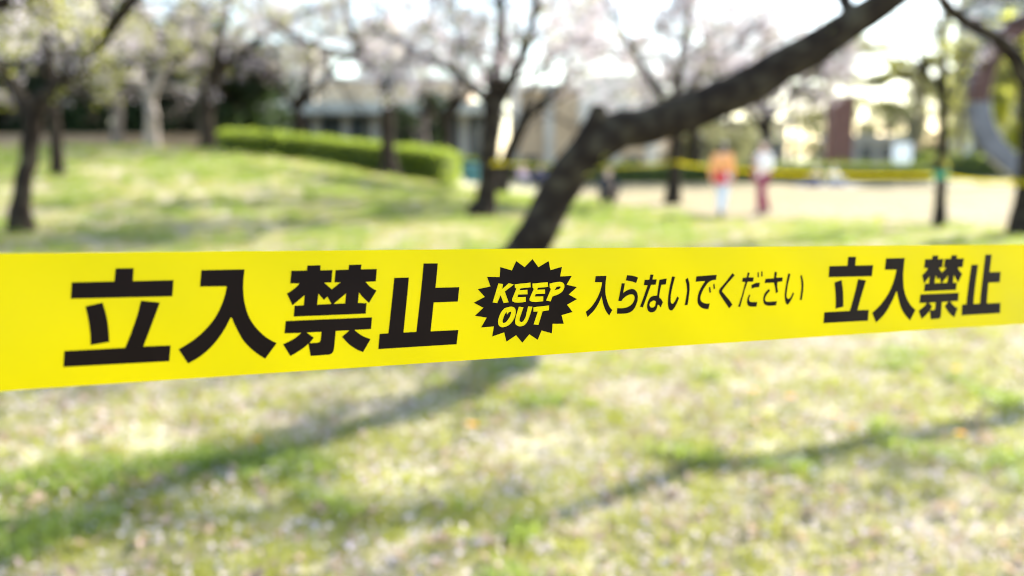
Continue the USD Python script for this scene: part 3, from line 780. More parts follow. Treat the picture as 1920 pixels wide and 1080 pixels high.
# ------------------------------------------------------------------ hedges
def hedge(name, label, pts, width, height, leafmat, seed, n, size, topround=0.18):
    """clipped hedge along a ground line: woody stems, dark core, coat of small leaves"""
    rng = np.random.default_rng(seed)
    P = spline(np.array(pts, float), 40)
    base = np.array([P[0, 0], P[0, 1], 0.0])
    base[2] = float(gz(base[0], base[1]))
    t = thing(name, label, 'hedge', base)
    z = gz(P[:, 0], P[:, 1])
    tg = np.gradient(P, axis=0)
    tg /= np.linalg.norm(tg, axis=1, keepdims=True)
    nm = np.column_stack([-tg[:, 1], tg[:, 0]])
    ang = np.linspace(-math.pi / 2, 1.5 * math.pi, 24, endpoint=False)
    prof = np.column_stack([np.sign(np.cos(ang)) * np.abs(np.cos(ang)) ** 0.35, np.sign(np.sin(ang)) * np.abs(np.sin(ang)) ** 0.35])
    rings = []
    for k in range(len(P)):
        e = min(k, len(P) - 1 - k)
        s = 1 - 0.35 * max(0, 1 - e / 2.5) ** 2
        off = prof * [width / 2 * s, height / 2 * (1 - 0.12 * (1 - s))]
        rings.append(np.column_stack([P[k, 0] + nm[k, 0] * off[:, 0], P[k, 1] + nm[k, 1] * off[:, 0], z[k] + height / 2 * (1 - 0.12 * (1 - s)) + off[:, 1]]))
    R = np.array(rings)
    R = R + ((meshkit.fbm(R * 1.3, 3, seed) - 0.5) * 0.3)[..., None] * (R - R.mean(1, keepdims=True)) * 0.6
    nk, ns = R.shape[:2]
    i, j = np.meshgrid(np.arange(nk - 1), np.arange(ns), indexing='ij')
    q = np.stack([i * ns + j, i * ns + (j + 1) % ns, (i + 1) * ns + (j + 1) % ns, (i + 1) * ns + j], -1).reshape(-1, 4)
    v = R.reshape(-1, 3)
    f = np.vstack([q[:, [0, 1, 2]], q[:, [0, 2, 3]]])
    c0, c1 = R[0].mean(0), R[-1].mean(0)
    kk = np.arange(ns)
    v = np.vstack([v, c0, c1])
    f = np.vstack([f, np.stack([0 * kk + nk * ns, (kk + 1) % ns, kk], 1), np.stack([0 * kk + nk * ns + 1, (nk - 1) * ns + kk, (nk - 1) * ns + (kk + 1) % ns], 1)])
    tm = trimesh.Trimesh(v, f, process=False)
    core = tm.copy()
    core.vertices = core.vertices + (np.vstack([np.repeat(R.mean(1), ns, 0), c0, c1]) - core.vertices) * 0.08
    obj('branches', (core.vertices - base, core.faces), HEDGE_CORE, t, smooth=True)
    np.random.seed(seed)
    pos, fi = trimesh.sample.sample_surface(tm, n, seed=seed)
    pos = pos + rng.normal(size=pos.shape) * (0.02 + 0.15 * meshkit.fbm(pos * 2.2, 2, seed)[:, None] ** 2)
    keep = pos[:, 2] > gz(pos[:, 0], pos[:, 1]) + 0.05
    obj('foliage', (flakes(pos[keep] - base, size * (0.6 + 0.8 * rng.random(keep.sum())), rng, up=0.6, aspect=1.2)[0], flakes(pos[keep] - base, size, rng)[1]), leafmat, t, kind='stuff')
    return t


hl = W(400, 287, 35)
hedge('clipped_hedge', 'long clipped green hedge with a sunlit top running across the mound behind the cherry trunks', [(hl[0] + 0.15, 35.4), (-6.0, 35.2), (-3.5, 35.0), (W(850, 340, 35)[0], 34.6)], 1.8, 1.08, HEDGE_LEAF, 601, 30000, 0.075)
hedge('golden_hedge', 'low yellow green hedge along the far side of the clearing', [(W(840, 330, 46)[0], 46.0), (2, 46.6), (8, 47.2), (14, 47.6), (W(1740, 330, 48)[0], 48)], 1.2, 0.85, HEDGE_GOLD, 602, 26000, 0.08)
hedge('green_hedge', 'low green hedge behind the banded tree in front of the big ring', [(W(1690, 330, 54)[0], 54.0), (25, 54.2), (34, 54.5)], 1.3, 1.3, HEDGE_LEAF, 603, 9000, 0.09)

# ------------------------------------------------------------------ buildings
def window(parent, x0, x1, z0, z1, y, frame=DARK_FRAME, bars=1, w=0.06):
    fr = [box(x0, x1, y - 0.05, y + 0.02, z0, z0 + w), box(x0, x1, y - 0.05, y + 0.02, z1 - w, z1),
          box(x0, x0 + w, y - 0.05, y + 0.02, z0 + w, z1 - w), box(x1 - w, x1, y - 0.05, y + 0.02, z0 + w, z1 - w)]
    for b in range(bars):
        c = x0 + (x1 - x0) * (b + 1) / (bars + 1)
        fr.append(box(c - w / 2, c + w / 2, y - 0.045, y + 0.02, z0 + w, z1 - w))
    f = obj('window', join(fr), frame, parent)
    obj('pane', box(x0 + w, x1 - w, y - 0.012, y + 0.012, z0 + w, z1 - w), WIN, f)


def base_z(x, y):
    return float(gz(x, y)) - 0.05


# long low grey roofed building
bY = 56.0
x0, x1 = W(425, 200, bY)[0], W(925, 200, bY)[0]
z0 = 0.3
b = thing('low_building', 'long low building with a pale grey roof edge and dark glazing behind the clipped hedge', 'building', (0, 0, 0))
zt = W(600, 214, bY)[2]
obj('wall', join([box(x0, x1, bY + 0.4, bY + 12, z0 - 0.8, zt), box(x0, x1, bY, bY + 0.4, z0 - 0.8, 1.0)]), GREY_WALL, b)
nb = 9
for k in range(nb):
    a = x0 + (x1 - x0) * k / nb
    c = x0 + (x1 - x0) * (k + 1) / nb
    obj('pier', box(a - 0.2, a + 0.2, bY - 0.05, bY + 0.398, 1.002, zt - 0.003), GREY_WALL, b)
    window(b, a + 0.25, c - 0.25, 1.05, zt - 0.05, bY + 0.36, bars=2)
zr = W(600, 194, bY)[2]
obj('roof_edge', box(x0 - 0.8, x1 + 0.6, bY - 1.6, bY + 12.5, zt + 0.003, zr), GREY_ROOF, b)
ux0, ux1 = W(600, 170, bY + 4)[0], W(880, 170, bY + 4)[0]
zu = W(700, 152, bY + 4)[2]
obj('upper_storey', box(ux0, ux1, bY + 4, bY + 11, zr + 0.003, zu), TAN_WALL, b)
obj('parapet', box(ux0 - 0.2, ux1 + 0.2, bY + 3.8, bY + 11.2, zu + 0.003, zu + 0.25), CONCRETE, b)

# tan building in the middle
tY = 64.0
x0, x1 = W(955, 200, tY)[0], W(1215, 200, tY)[0]
zt = W(1050, 168, tY)[2]
b = thing('tan_building', 'tan walled building with pale pilasters rising behind the leaning trunk', 'building', (0, 0, 0))
obj('wall', box(x0, x1, tY, tY + 10, -0.2, zt), TAN_WALL, b)
obj('cornice', box(x0 - 0.25, x1 + 0.25, tY - 0.3, tY + 10.2, zt + 0.003, zt + 0.4), CREAM_WALL, b)
npil = 5
for k in range(npil):
    a = x0 + (x1 - x0) * (k + 0.05) / (npil - 0.9)
    obj('pilaster', box(a, a + 0.55, tY - 0.35, tY - 0.003, -0.2, zt - 0.003), CREAM_WALL, b)
    if k < npil - 1:
        c = x0 + (x1 - x0) * (k + 1.05) / (npil - 0.9)
        window(b, a + 0.85, c - 0.3, 0.5, 1.25, tY - 0.03)
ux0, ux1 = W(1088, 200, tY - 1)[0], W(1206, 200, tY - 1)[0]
obj('sunlit_patch', box(ux0, ux1, tY - 0.9, tY - 0.36, W(1100, 232, tY)[2], zt + 0.9), CREAM_WALL, b)  # added block, its cream colour painting sunlight on the tan wall
# pale wing to the right with a sun facing side
x2 = W(1330, 200, 70)[0]
b = thing('pale_building', 'pale cream low building behind the two walking people', 'building', (0, 0, 0))
obj('wall', box(x1 + 2.5, x2 + 6, 72, 80, -0.2, W(1300, 232, 72)[2]), CREAM_WALL, b)
zz = W(1300, 232, 72)[2]
obj('roof_slab', box(x1 + 2.2, x2 + 6.3, 71.5, 80.3, zz + 0.003, zz + 0.3), CONCRETE, b)
for k in range(6):
    a = x1 + 3.2 + k * (x2 + 6 - x1 - 3.5) / 6
    window(b, a, a + 1.3, 0.9, 2.4, 71.97)
# grey block far right behind the pines
b = thing('grey_building', 'small pale grey building to the right of the red brown pillar', 'building', (0, 0, 0))
gx0, gx1 = W(1598, 300, 74)[0], W(1690, 300, 74)[0]
zz = W(1640, 262, 74)[2]
obj('wall', box(gx0, gx1, 74, 81, -0.2, zz), GREY_WALL, b)
obj('roof', box(gx0 - 0.3, gx1 + 0.3, 73.7, 81.3, zz + 0.003, zz + 0.35), GREY_WALL, b)
for k in range(2):
    window(b, gx0 + 0.5 + k * 1.5, gx0 + 1.5 + k * 1.5, 0.9, 2.0, 73.97)


def tower(label, px0, px1, py_top, Y, wallmat, floors, bays):
    x0, x1 = W(px0, 200, Y)[0], W(px1, 200, Y)[0]
    zt = W((px0 + px1) / 2, py_top, Y)[2]
    b = thing('tower_block', label, 'building', (0, 0, 0), group='tower blocks in the distance')
    obj('wall', box(x0, x1, Y, Y + 14, -0.5, zt), wallmat, b)
    obj('parapet', box(x0 - 0.2, x1 + 0.2, Y - 0.2, Y + 14.2, zt + 0.003, zt + 0.9), CONCRETE, b)
    fh = (zt - 1) / floors
    for k in range(floors):
        obj('floor_band', box(x0 - 0.12, x1 + 0.12, Y - 0.25, Y - 0.003, 0.6 + k * fh, 0.95 + k * fh), CONCRETE, b)
        for q in range(bays):
            a = x0 + (x1 - x0) * (q + 0.2) / bays
            c = x0 + (x1 - x0) * (q + 0.8) / bays
            window(b, a, c, 0.6 + (k + 0.42) * fh, 0.6 + (k + 0.86) * fh, Y - 0.03, bars=1, w=0.09)


tower('grey tower block rising at the top right behind the ring', 1862, 2040, -150, 150, GREY_WALL, 9, 5)
tower('narrow cream tower block glimpsed over the grey roofed building', 672, 738, 45, 150, CREAM_WALL, 6, 2)
tower('cream apartment block beyond the left hedge between cherry crowns', 455, 590, 90, 140, CREAM_WALL, 5, 5)

# low brown wall at the left
wl = thing('low_wall', 'low brown wall along the foot of the dark grove on the left', 'wall', (0, 0, 0))
for k in range(9):
    a = -19.6 + k * 1.0
    obj('wall_panel', box(a, a + 0.98, 38.0, 38.25, 0.8, 2.05), BROWN_WALL, wl)
    obj('coping', box(a - 0.005, a + 0.985, 37.95, 38.3, 2.053, 2.13), BROWN_WALL, wl)

# ------------------------------------------------------------------ pillar, ring, panel, box
pY = 55.0
pc = W(1571, 310, pY)
zt = W(1571, 186, pY)[2]
pl = thing('pillar', 'square red brown pillar standing beyond the golden hedge', 'pillar', (pc[0], pY, 0))
obj('plinth', box(-0.8, 0.8, -0.8, 0.8, -0.1, 0.3), CONCRETE, pl)
m = Manifold.cube([1.2, 1.2, zt - 0.3], True).translate([0, 0, 0.303 + (zt - 0.3) / 2])
obj('shaft', m, RED_BROWN, pl)
for s in (-1, 1):
    obj('corner_strip', box(s * 0.54 - 0.05, s * 0.54 + 0.05, -0.63, -0.602, 0.31, zt - 0.01), RED_BROWN, pl)
obj('cap', box(-0.67, 0.67, -0.67, 0.67, zt + 0.006, zt + 0.16), RED_BROWN, pl)

rY = 49.5
rc = W(1985, 178, rY)
ro, ri = 167 * rY / F_PX, 130 * rY / F_PX
aa = np.linspace(0, 2 * math.pi, 97)
rs = thing('ring_sculpture', 'huge upright ring sculpture of brown weathered steel cut by the right edge', 'sculpture', (rc[0], rY, 0))
prof = [(ro, -0.3), (ro, 0.3), (ro - 0.06, 0.35), (ri + 0.06, 0.35), (ri, 0.3), (ri, -0.3), (ri + 0.06, -0.35), (ro - 0.06, -0.35)]
npf = len(prof)


def arc(a0, a1, n):
    v = np.array([[(r * math.cos(a), d, rc[2] + r * math.sin(a)) for r, d in prof] for a in np.linspace(a0, a1, n)]).reshape(-1, 3)
    i, j = np.meshgrid(np.arange(n - 1), np.arange(npf), indexing='ij')
    q = np.stack([i * npf + j, i * npf + (j + 1) % npf, (i + 1) * npf + (j + 1) % npf, (i + 1) * npf + j], -1).reshape(-1, 4)
    f = np.vstack([q[:, [0, 1, 2]], q[:, [0, 2, 3]]])
    e = (n - 1) * npf
    ends = [(0, k + 1, k) for k in range(1, npf - 1)] + [(e, e + k, e + k + 1) for k in range(1, npf - 1)]
    m = trimesh.Trimesh(v, np.vstack([f, ends]), process=False)
    m.fix_normals()
    return m


for k in range(12):  # lower segments take the colour with the painted sky reflection
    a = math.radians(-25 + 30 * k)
    obj('ring_segment', arc(a + 0.002, a + math.radians(30) - 0.002, 14), STEEL_SKY_TINT if 200 <= math.degrees(a) + 15 <= 340 else RUST, rs, smooth=30,
        label='smooth lower segment with the sky reflection painted in blue grey' if 200 <= math.degrees(a) + 15 <= 340 else None)
zb = rc[2] - ro
obj('footing', box(-1.6, 1.6, -0.9, 0.9, -0.1, max(0.25, zb + 0.12)), CONCRETE, rs)

wp = W(1690, 318, 53)
pn = thing('notice_panel', 'white upright notice panel beyond the golden hedge right of the pillar', 'sign', (wp[0], 53, 0))
obj('board', box(-0.5, 0.5, -0.04, 0.04, 0.55, 1.95), WHITE, pn)
obj('frame', join([box(-0.54, 0.54, -0.05, 0.05, 1.953, 2.01), box(-0.54, 0.54, -0.05, 0.05, 0.5, 0.547)]), DARK_FRAME, pn)
for s in (-1, 1):
    obj('post', box(s * 0.57 - 0.03, s * 0.57 + 0.03, -0.045, 0.045, -0.2, 2.05), DARK_FRAME, pn)
bp = W(884, 345, 40)
bz = float(gz(bp[0], 40))
bn = thing('litter_bin', 'teal plastic bin standing by the end of the clipped hedge', 'bin', (bp[0], 40, bz))
m = Manifold.hull_points(np.array([(sx_ * w, sy_ * w, z_) for z_, w in ((0, 0.26), (0.62, 0.33)) for sx_ in (-1, 1) for sy_ in (-1, 1)]))
obj('body', m, TEAL, bn)
obj('lid', Manifold.hull_points(np.array([(sx_ * w, sy_ * w, z_) for z_, w in ((0.624, 0.36), (0.68, 0.36), (0.75, 0.22)) for sx_ in (-1, 1) for sy_ in (-1, 1)])), TEAL, bn)
obj('slot', box(-0.16, 0.16, -0.335, -0.30, 0.45, 0.54), DARK_FRAME, bn)

# ------------------------------------------------------------------ distant barrier tapes between the trunks
def far_tape(label, a, b, sag, tie_a=None, tie_b=None):
    """a, b: points; film 7 cm high hanging with a little sag, tied round the trunks"""
    a, b = np.array(a, float), np.array(b, float)
    t = thing('barrier_tape', label, 'barrier tape', a, group='far tapes between the trunks')
    s = np.linspace(0, 1, 40)
    P = a + (b - a) * s[:, None]
    P[:, 2] -= sag * 4 * s * (1 - s)
    tw = 0.25 * np.sin(s * 9)
    d = (b - a) / np.linalg.norm(b - a)
    nrm = np.array([-d[1], d[0], 0])
    h = 0.018
    up = np.column_stack([nrm[0] * np.sin(tw), nrm[1] * np.sin(tw), np.cos(tw)]) * h
    v = np.stack([P - up, P + up], 1).reshape(-1, 3) - a
    k = np.arange(39)[:, None] * 2
    obj('film', (v, np.vstack([k + [0, 2, 3], k + [0, 3, 1]])), TAPE, t, smooth=True)
    for pt, r in ((a, tie_a), (b, tie_b)):
        if r:
            an = np.linspace(0, 2 * math.pi, 20)
            c = pt - a
            ring = np.stack([np.column_stack([r * np.cos(an), r * np.sin(an), 0 * an - 0.05]), np.column_stack([r * np.cos(an), r * np.sin(an), 0 * an + 0.05])], 1).reshape(-1, 3) + c
            k2 = np.arange(19)[:, None] * 2
            obj('tied_loop', (ring, np.vstack([k2 + [0, 2, 3], k2 + [0, 3, 1]])), TAPE, t, smooth=True)


T1, T2, T3, T4 = W(922, 305, 20.5), W(1266, 305, 27.5), W(1765, 328, 19), W(1924, 342, 17)
far_tape('yellow barrier tape strung from the V forked tree to the straight dark trunk', T1, T2, 0.1, 0.24, 0.2)
far_tape('yellow barrier tape passing before the two walking people to the green banded tree', T2, T3, 0.12)
far_tape('yellow barrier tape from the green banded tree to the right edge trunk', T3, T4, 0.05, None, 0.24)
an = np.linspace(0, 2 * math.pi, 25)[:-1]
gb = W(1765, 328, 19)
band = trimesh.creation.annulus(0.095, 0.135, 0.14, sections=28)
band.apply_translation(gb)
obj('trunk_band', band, GREEN_BAND, None, smooth=30, label='green band wrapped round the slender trunk at the clearing edge', cat='band')

# ------------------------------------------------------------------ people
def ball(p, r, n=14):
    return Manifold.sphere(float(r), n).translate([float(x) for x in p])


def bones(J, chain):
    out = []
    for a, ra, b, rb in chain:
        out.append(Manifold.batch_hull([ball(J[a] if isinstance(a, str) else a, ra), ball(J[b] if isinstance(b, str) else b, rb)]))
    return out


def fuse(parts, length=0.02, it=8):
    m = Manifold.batch_boolean(parts, m3.OpType.Add).refine_to_length(length)
    mm = m.to_mesh()
    t = trimesh.Trimesh(mm.vert_properties[:, :3], mm.tri_verts, process=True)
    trimesh.smoothing.filter_taubin(t, lamb=0.5, nu=0.53, iterations=it)
    return t


def hand(J, side):
    """palm, four unequal curled fingers and a thumb leaving the side of the palm"""
    w = np.array(J['wrist' + side])
    e = np.array(J['elbow' + side])
    d = (w - e) / np.linalg.norm(w - e)
    fwd = np.array([0, -1.0, 0]) - d * np.dot([0, -1.0, 0], d)
    fwd /= np.linalg.norm(fwd) + 1e-9
    inn = np.cross(d, fwd) * (1 if side == 'L' else -1)
    k = w + d * 0.085
    out = [Manifold.batch_hull([ball(w, 0.022), ball(w + d * 0.03 + fwd * 0.028, 0.016), ball(k + fwd * 0.03, 0.013), ball(k - fwd * 0.03, 0.013), ball(w + d * 0.03 - fwd * 0.024, 0.016)])]
    for o, L in ((0.029, 0.068), (0.010, 0.077), (-0.010, 0.071), (-0.029, 0.056)):
        a = k + fwd * o
        b_ = a + d * L * 0.5 + inn * 0.008
        c = b_ + d * L * 0.42 + inn * 0.022
        out += [Manifold.batch_hull([ball(a, 0.0095, 8), ball(b_, 0.009, 8)]), Manifold.batch_hull([ball(b_, 0.009, 8), ball(c, 0.0078, 8)])]
    a = w + d * 0.03 + fwd * 0.026
    b_ = a + d * 0.028 + fwd * 0.03 + inn * 0.008
    c = b_ + d * 0.03 + fwd * 0.008 + inn * 0.006
    out += [Manifold.batch_hull([ball(a, 0.013, 8), ball(b_, 0.0105, 8)]), Manifold.batch_hull([ball(b_, 0.0105, 8), ball(c, 0.0085, 8)])]
    return out


STAND = dict(pelvis=(0, 0, .95), waist=(0, 0, 1.08), chest=(0, .0, 1.27), neck=(0, .01, 1.42), head=(0, -.01, 1.57),
             hipL=(.085, 0, .92), kneeL=(.09, -.02, .50), ankleL=(.095, .02, .085), toeL=(.11, -.13, .03), hipR=(-.085, 0, .92), kneeR=(-.09, -.02, .50), ankleR=(-.095, .02, .085), toeR=(-.11, -.13, .03),
             shL=(.165, .01, 1.37), elbowL=(.22, .04, 1.10), wristL=(.225, -.04, .87), shR=(-.165, .01, 1.37), elbowR=(-.22, .04, 1.10), wristR=(-.225, -.04, .87))
WALK = dict(STAND, kneeL=(.085, -.14, .53), ankleL=(.085, -.16, .10), toeL=(.09, -.31, .055), kneeR=(-.085, .08, .50), ankleR=(-.085, .26, .13), toeR=(-.09, .13, .035),
            elbowL=(.22, .13, 1.11), wristL=(.215, .10, .87), elbowR=(-.22, -.03, 1.11), wristR=(-.2, -.16, .90))
HOLD = dict(WALK, elbowR=(-.22, 0, 1.12), wristR=(-.07, -.19, 1.18), elbowL=(.22, 0, 1.12), wristL=(.08, -.19, 1.16))
SIT = dict(pelvis=(0, .05, .13), waist=(0, .09, .26), chest=(0, .07, .46), neck=(0, .04, .62), head=(0, .0, .77), hipL=(.09, .02, .13), kneeL=(.2, -.33, .34), ankleL=(.1, -.5, .09), toeL=(.11, -.64, .05),
           hipR=(-.09, .02, .13), kneeR=(-.2, -.33, .34), ankleR=(-.1, -.5, .09), toeR=(-.11, -.64, .05), shL=(.165, .07, .56), elbowL=(.24, -.09, .36), wristL=(.16, -.3, .40), shR=(-.165, .07, .56), elbowR=(-.24, -.09, .36), wristR=(-.16, -.3, .40))
CROUCH = dict(pelvis=(0, .14, .32), waist=(0, .12, .44), chest=(0, .02, .63), neck=(0, -.05, .78), head=(0, -.11, .92), hipL=(.09, .12, .31), kneeL=(.18, -.24, .46), ankleL=(.12, .02, .085), toeL=(.14, -.13, .03),
              hipR=(-.09, .12, .31), kneeR=(-.18, -.24, .46), ankleR=(-.12, .02, .085), toeR=(-.14, -.13, .03), shL=(.165, .0, .73), elbowL=(.22, -.2, .54), wristL=(.08, -.36, .5), shR=(-.165, .0, .73), elbowR=(-.22, -.2, .54), wristR=(-.08, -.36, .48))


def person(label, pose, loc, rotz, scale, top, bottom, hair, long_hair=False, extra=None):
    J = {k: np.array(v, float) for k, v in pose.items()}
    t = UsdGeom.Xform.Define(stage, free_path('/World', 'person'))
    t.AddTranslateOp().Set(Gf.Vec3d(*map(float, loc)))
    t.AddRotateZOp().Set(float(rotz))
    t.AddScaleOp().Set(Gf.Vec3f(scale, scale, scale))
    tag(t, label, 'person')
    h = J['head']
    hd = h - J['neck']
    hd = hd / np.linalg.norm(hd)
    torso = [('pelvis', .115, 'waist', .105), ('waist', .105, 'chest', .125), ('chest', .125, 'neck', .055), ('neck', .055, 'head', .062), ('chest', .11, 'shL', .055), ('chest', .11, 'shR', .055), ('pelvis', .10, 'hipL', .09), ('pelvis', .10, 'hipR', .09)]
    arm = [(f'sh{s}', .05, f'elbow{s}', .038) for s in 'LR'] + [(f'elbow{s}', .037, f'wrist{s}', .025) for s in 'LR']
    leg = [(f'hip{s}', .085, f'knee{s}', .055) for s in 'LR'] + [(f'knee{s}', .052, f'ankle{s}', .036) for s in 'LR']
    foot = [(f'ankle{s}', .036, f'toe{s}', .028) for s in 'LR']
    skull = [Manifold.batch_hull([ball(h + [0, .012, .035], .088), ball(h + [0, -.02, -.02], .07), ball(h + [0, -.045, -.075], .033)]),
             Manifold.batch_hull([ball(h + [0, -.088, .012], .008, 8), ball(h + [0, -.105, -.022], .012, 8)])]
    for s in (-1, 1):
        skull.append(Manifold.sphere(1.0, 10).scale([.012, .022, .032]).translate([float(x) for x in h + [s * .085, .01, 0]]))
    body = fuse(bones(J, torso + arm + leg + foot) + skull + hand(J, 'L') + hand(J, 'R'), 0.018, 6)
    obj('body', body, SKIN, t, smooth=True)
    for s in (-1, 1):
        obj('eye', trimesh.creation.icosphere(2, 0.011).apply_translation(h + [s * .033, -.078, .012]), EYE, t, smooth=True)
    mo = trimesh.creation.icosphere(2, 1.0).apply_scale([.022, .008, .007]).apply_translation(h + [0, -.083, -.055])
    obj('mouth', mo, LIP, t, smooth=True)
    g = 0.032
    tb = [(a, ra + g, b_, rb + g) for a, ra, b_, rb in torso if b_ not in ('head', 'neck', 'hipL', 'hipR')] + [('chest', .12 + g, (J['chest'] * .35 + J['neck'] * .65), .06)]
    ar = [(f'sh{s}', .05 + g, f'elbow{s}', .04 + g) for s in 'LR'] + [(f'elbow{s}', .039 + g, J[f'wrist{s}'] * .9 + J[f'elbow{s}'] * .1, .03 + g * .6) for s in 'LR']
    obj('jacket', fuse(bones(J, tb + ar), 0.022, 6), top, t, smooth=True)
    lg = [('pelvis', .105 + g, f'hip{s}', .092 + g) for s in 'LR'] + [(f'hip{s}', .085 + g, f'knee{s}', .062 + g) for s in 'LR'] + [(f'knee{s}', .06 + g, J[f'ankle{s}'] * .93 + J[f'knee{s}'] * .07, .05 + g * .5) for s in 'LR']
    obj('trousers', fuse(bones(J, lg), 0.022, 6), bottom, t, smooth=True)
    for s in 'LR':
        a, b_ = J[f'ankle{s}'], J[f'toe{s}']
        obj('shoe', fuse([Manifold.batch_hull([ball(a + [0, .03, -.04], .042), ball(a + [0, -.01, -.01], .042), ball(b_, .036), ball(b_ + [0, .04, .004], .04)])], 0.02, 4), SHOE, t, smooth=True)
    hp = [Manifold.batch_hull([ball(h + [0, .022, .048], .092), ball(h + [0, .035, .0], .088), ball(h + [0, .04, -.05], .065)])]
    cut = Manifold.cube([.3, .2, .3], True).translate([float(x) for x in h + [0, -.142, -.09]])
    hp = [hp[0] - cut]
    if long_hair:
        hp.append(Manifold.batch_hull([ball(h + [0, .05, -.02], .078), ball(h + [.03, .085, -.2], .05), ball(h + [-.03, .085, -.2], .05)]))
    obj('hair', fuse(hp, 0.018, 5), hair, t, smooth=True)
    if extra:
        extra(t, J)
    return t


def bag(mat_, side=1):
    def go(t, J):
        c = J['pelvis'] + [side * .19, 0.02, -.02]
        m_ = Manifold.batch_hull([ball(c + [dx, dy, dz], .03, 10) for dx in (-.03, .03) for dy in (-.13, .13) for dz in (-.11, .1)])
        bg = obj('bag', fuse([m_], 0.03, 3), mat_, t, smooth=True)
        pts = spline(np.array([c + [0, .1, .12], J['chest'] + [side * .12, .12, .06], J['neck'] + [side * .02, .03, .0], J['chest'] + [side * .1, -.14, .05], c + [0, -.1, .12]]), 24)
        obj('strap', tube(pts, 0.012, 6), mat_, bg, smooth=True)
    return go


def skirt(mat_):
    def go(t, J):
        z = [J['pelvis'][2] + .1, J['pelvis'][2] - .03, J['pelvis'][2] - .2]
        obj('tunic_hem', tube([(J['pelvis'][0], J['pelvis'][1], k_) for k_ in z], [.145, .175, .21], 20), mat_, t, smooth=True)
    return go


def on_ground(px, Y):
    x = (px - 960) / F_PX * Y
    return (x, Y, float(gz(x, Y)) + 0.015)


person('standing person in an orange jacket with a red hem and pale jeans', WALK, on_ground(1352, 22.3), 150, 0.96, ORANGE, PALE_DENIM, HAIR_DARK, False, skirt(RED))
person('person in an off white top and maroon trousers walking beside the orange jacket', HOLD, on_ground(1428, 22.6), -60, 0.97, OFFWHITE, MAROON, HAIR_BROWN, True, bag(MAROON, -1))
person('crouching person in black just behind the leaning trunk', CROUCH, on_ground(1138, 26.0), 10, 1.0, BLACK_CLOTH, BLACK_CLOTH, HAIR_DARK)
person('seated person in a pale pink top on the grass left of the leaning trunk', SIT, on_ground(980, 42), 40, 1.0, PINK_CLOTH, GREY_CLOTH, HAIR_DARK)
person('seated person in navy beside the pale pink top left of the leaning trunk', SIT, on_ground(1012, 41.5), -30, 1.0, NAVY, BLACK_CLOTH, HAIR_DARK)
person('seated person in a white top on the blue sheet before the golden hedge', SIT, on_ground(1560, 43), 20, 1.0, OFFWHITE, GREY_CLOTH, HAIR_DARK)
person('seated person in grey at the left side of the blue sheet', SIT, on_ground(1528, 43.2), -50, 1.0, GREY_CLOTH, NAVY, HAIR_DARK)
bx = on_ground(1548, 43)
obj('picnic_sheet', box(bx[0] - 1.3, bx[0] + 1.3, 42.1, 43.9, bx[2] - 0.004, bx[2] + 0.012), BLUE_MAT, None, label='blue picnic sheet spread on the sandy clearing under the seated people', cat='picnic sheet')

# ------------------------------------------------------------------ lawn: grass, petals, dead leaves, flowers
rng = np.random.default_rng(77)


def blades(n, h, spread_, width, rng, lean=0.5):
    vs, fs = [], []
    for k_ in range(n):
        a = rng.random() * 2 * math.pi
        r = spread_ * math.sqrt(rng.random())
        b0 = np.array([r * math.cos(a), r * math.sin(a), -0.005])
        a2 = a + rng.normal() * 0.8
        hh = h * (0.5 + 0.7 * rng.random())
        o = np.array([math.cos(a2), math.sin(a2), 0]) * hh * lean * (0.3 + rng.random())
        side = np.array([-math.sin(a2), math.cos(a2), 0]) * width * (0.6 + 0.6 * rng.random())
        m_ = b0 + o * 0.35 + [0, 0, hh * 0.62]
        tip = b0 + o + [0, 0, hh * (0.95 - 0.3 * lean)]
        vs += [b0 - side, b0 + side, m_ - side * 0.7, m_ + side * 0.7, tip]
        q_ = 5 * k_
        fs += [(q_, q_ + 1, q_ + 3), (q_, q_ + 3, q_ + 2), (q_ + 2, q_ + 3, q_ + 4)]
    return np.array(vs), np.array(fs)


def scatter(n, y0, y1, power=1.0):
    """points of the lawn in front of the camera, denser near it"""
    u = rng.random(n)
    y = (y0 ** power + u * (y1 ** power - y0 ** power)) ** (1 / power)
    x = (rng.random(n) * 2 - 1) * (0.72 * y + 0.8)
    return x, y


def instancer(name, label, protos, x, y, which, scl, cat_):
    pi = UsdGeom.PointInstancer.Define(stage, free_path('/World', name))
    paths = []
    for nm, mesh_, mt in protos:
        p_ = usdkit.mesh(stage, f'{pi.GetPath()}/{nm}', mesh_, mt)
        paths.append(p_.GetPath())
    pi.CreatePrototypesRel().SetTargets(paths)
    z = gz(x, y)
    pi.CreatePositionsAttr(Vt.Vec3fArray.FromNumpy(np.column_stack([x, y, z]).astype(np.float32)))
    a = rng.random(len(x)) * 2 * math.pi
    pi.CreateOrientationsAttr(Vt.QuathArray([Gf.Quath(float(math.cos(k_ / 2)), 0, 0, float(math.sin(k_ / 2))) for k_ in a]))
    pi.CreateScalesAttr(Vt.Vec3fArray.FromNumpy(np.repeat(scl[:, None], 3, 1).astype(np.float32)))
    pi.CreateProtoIndicesAttr(Vt.IntArray.FromNumpy(which.astype(np.int32)))
    tag(pi, label, cat_, kind='stuff')


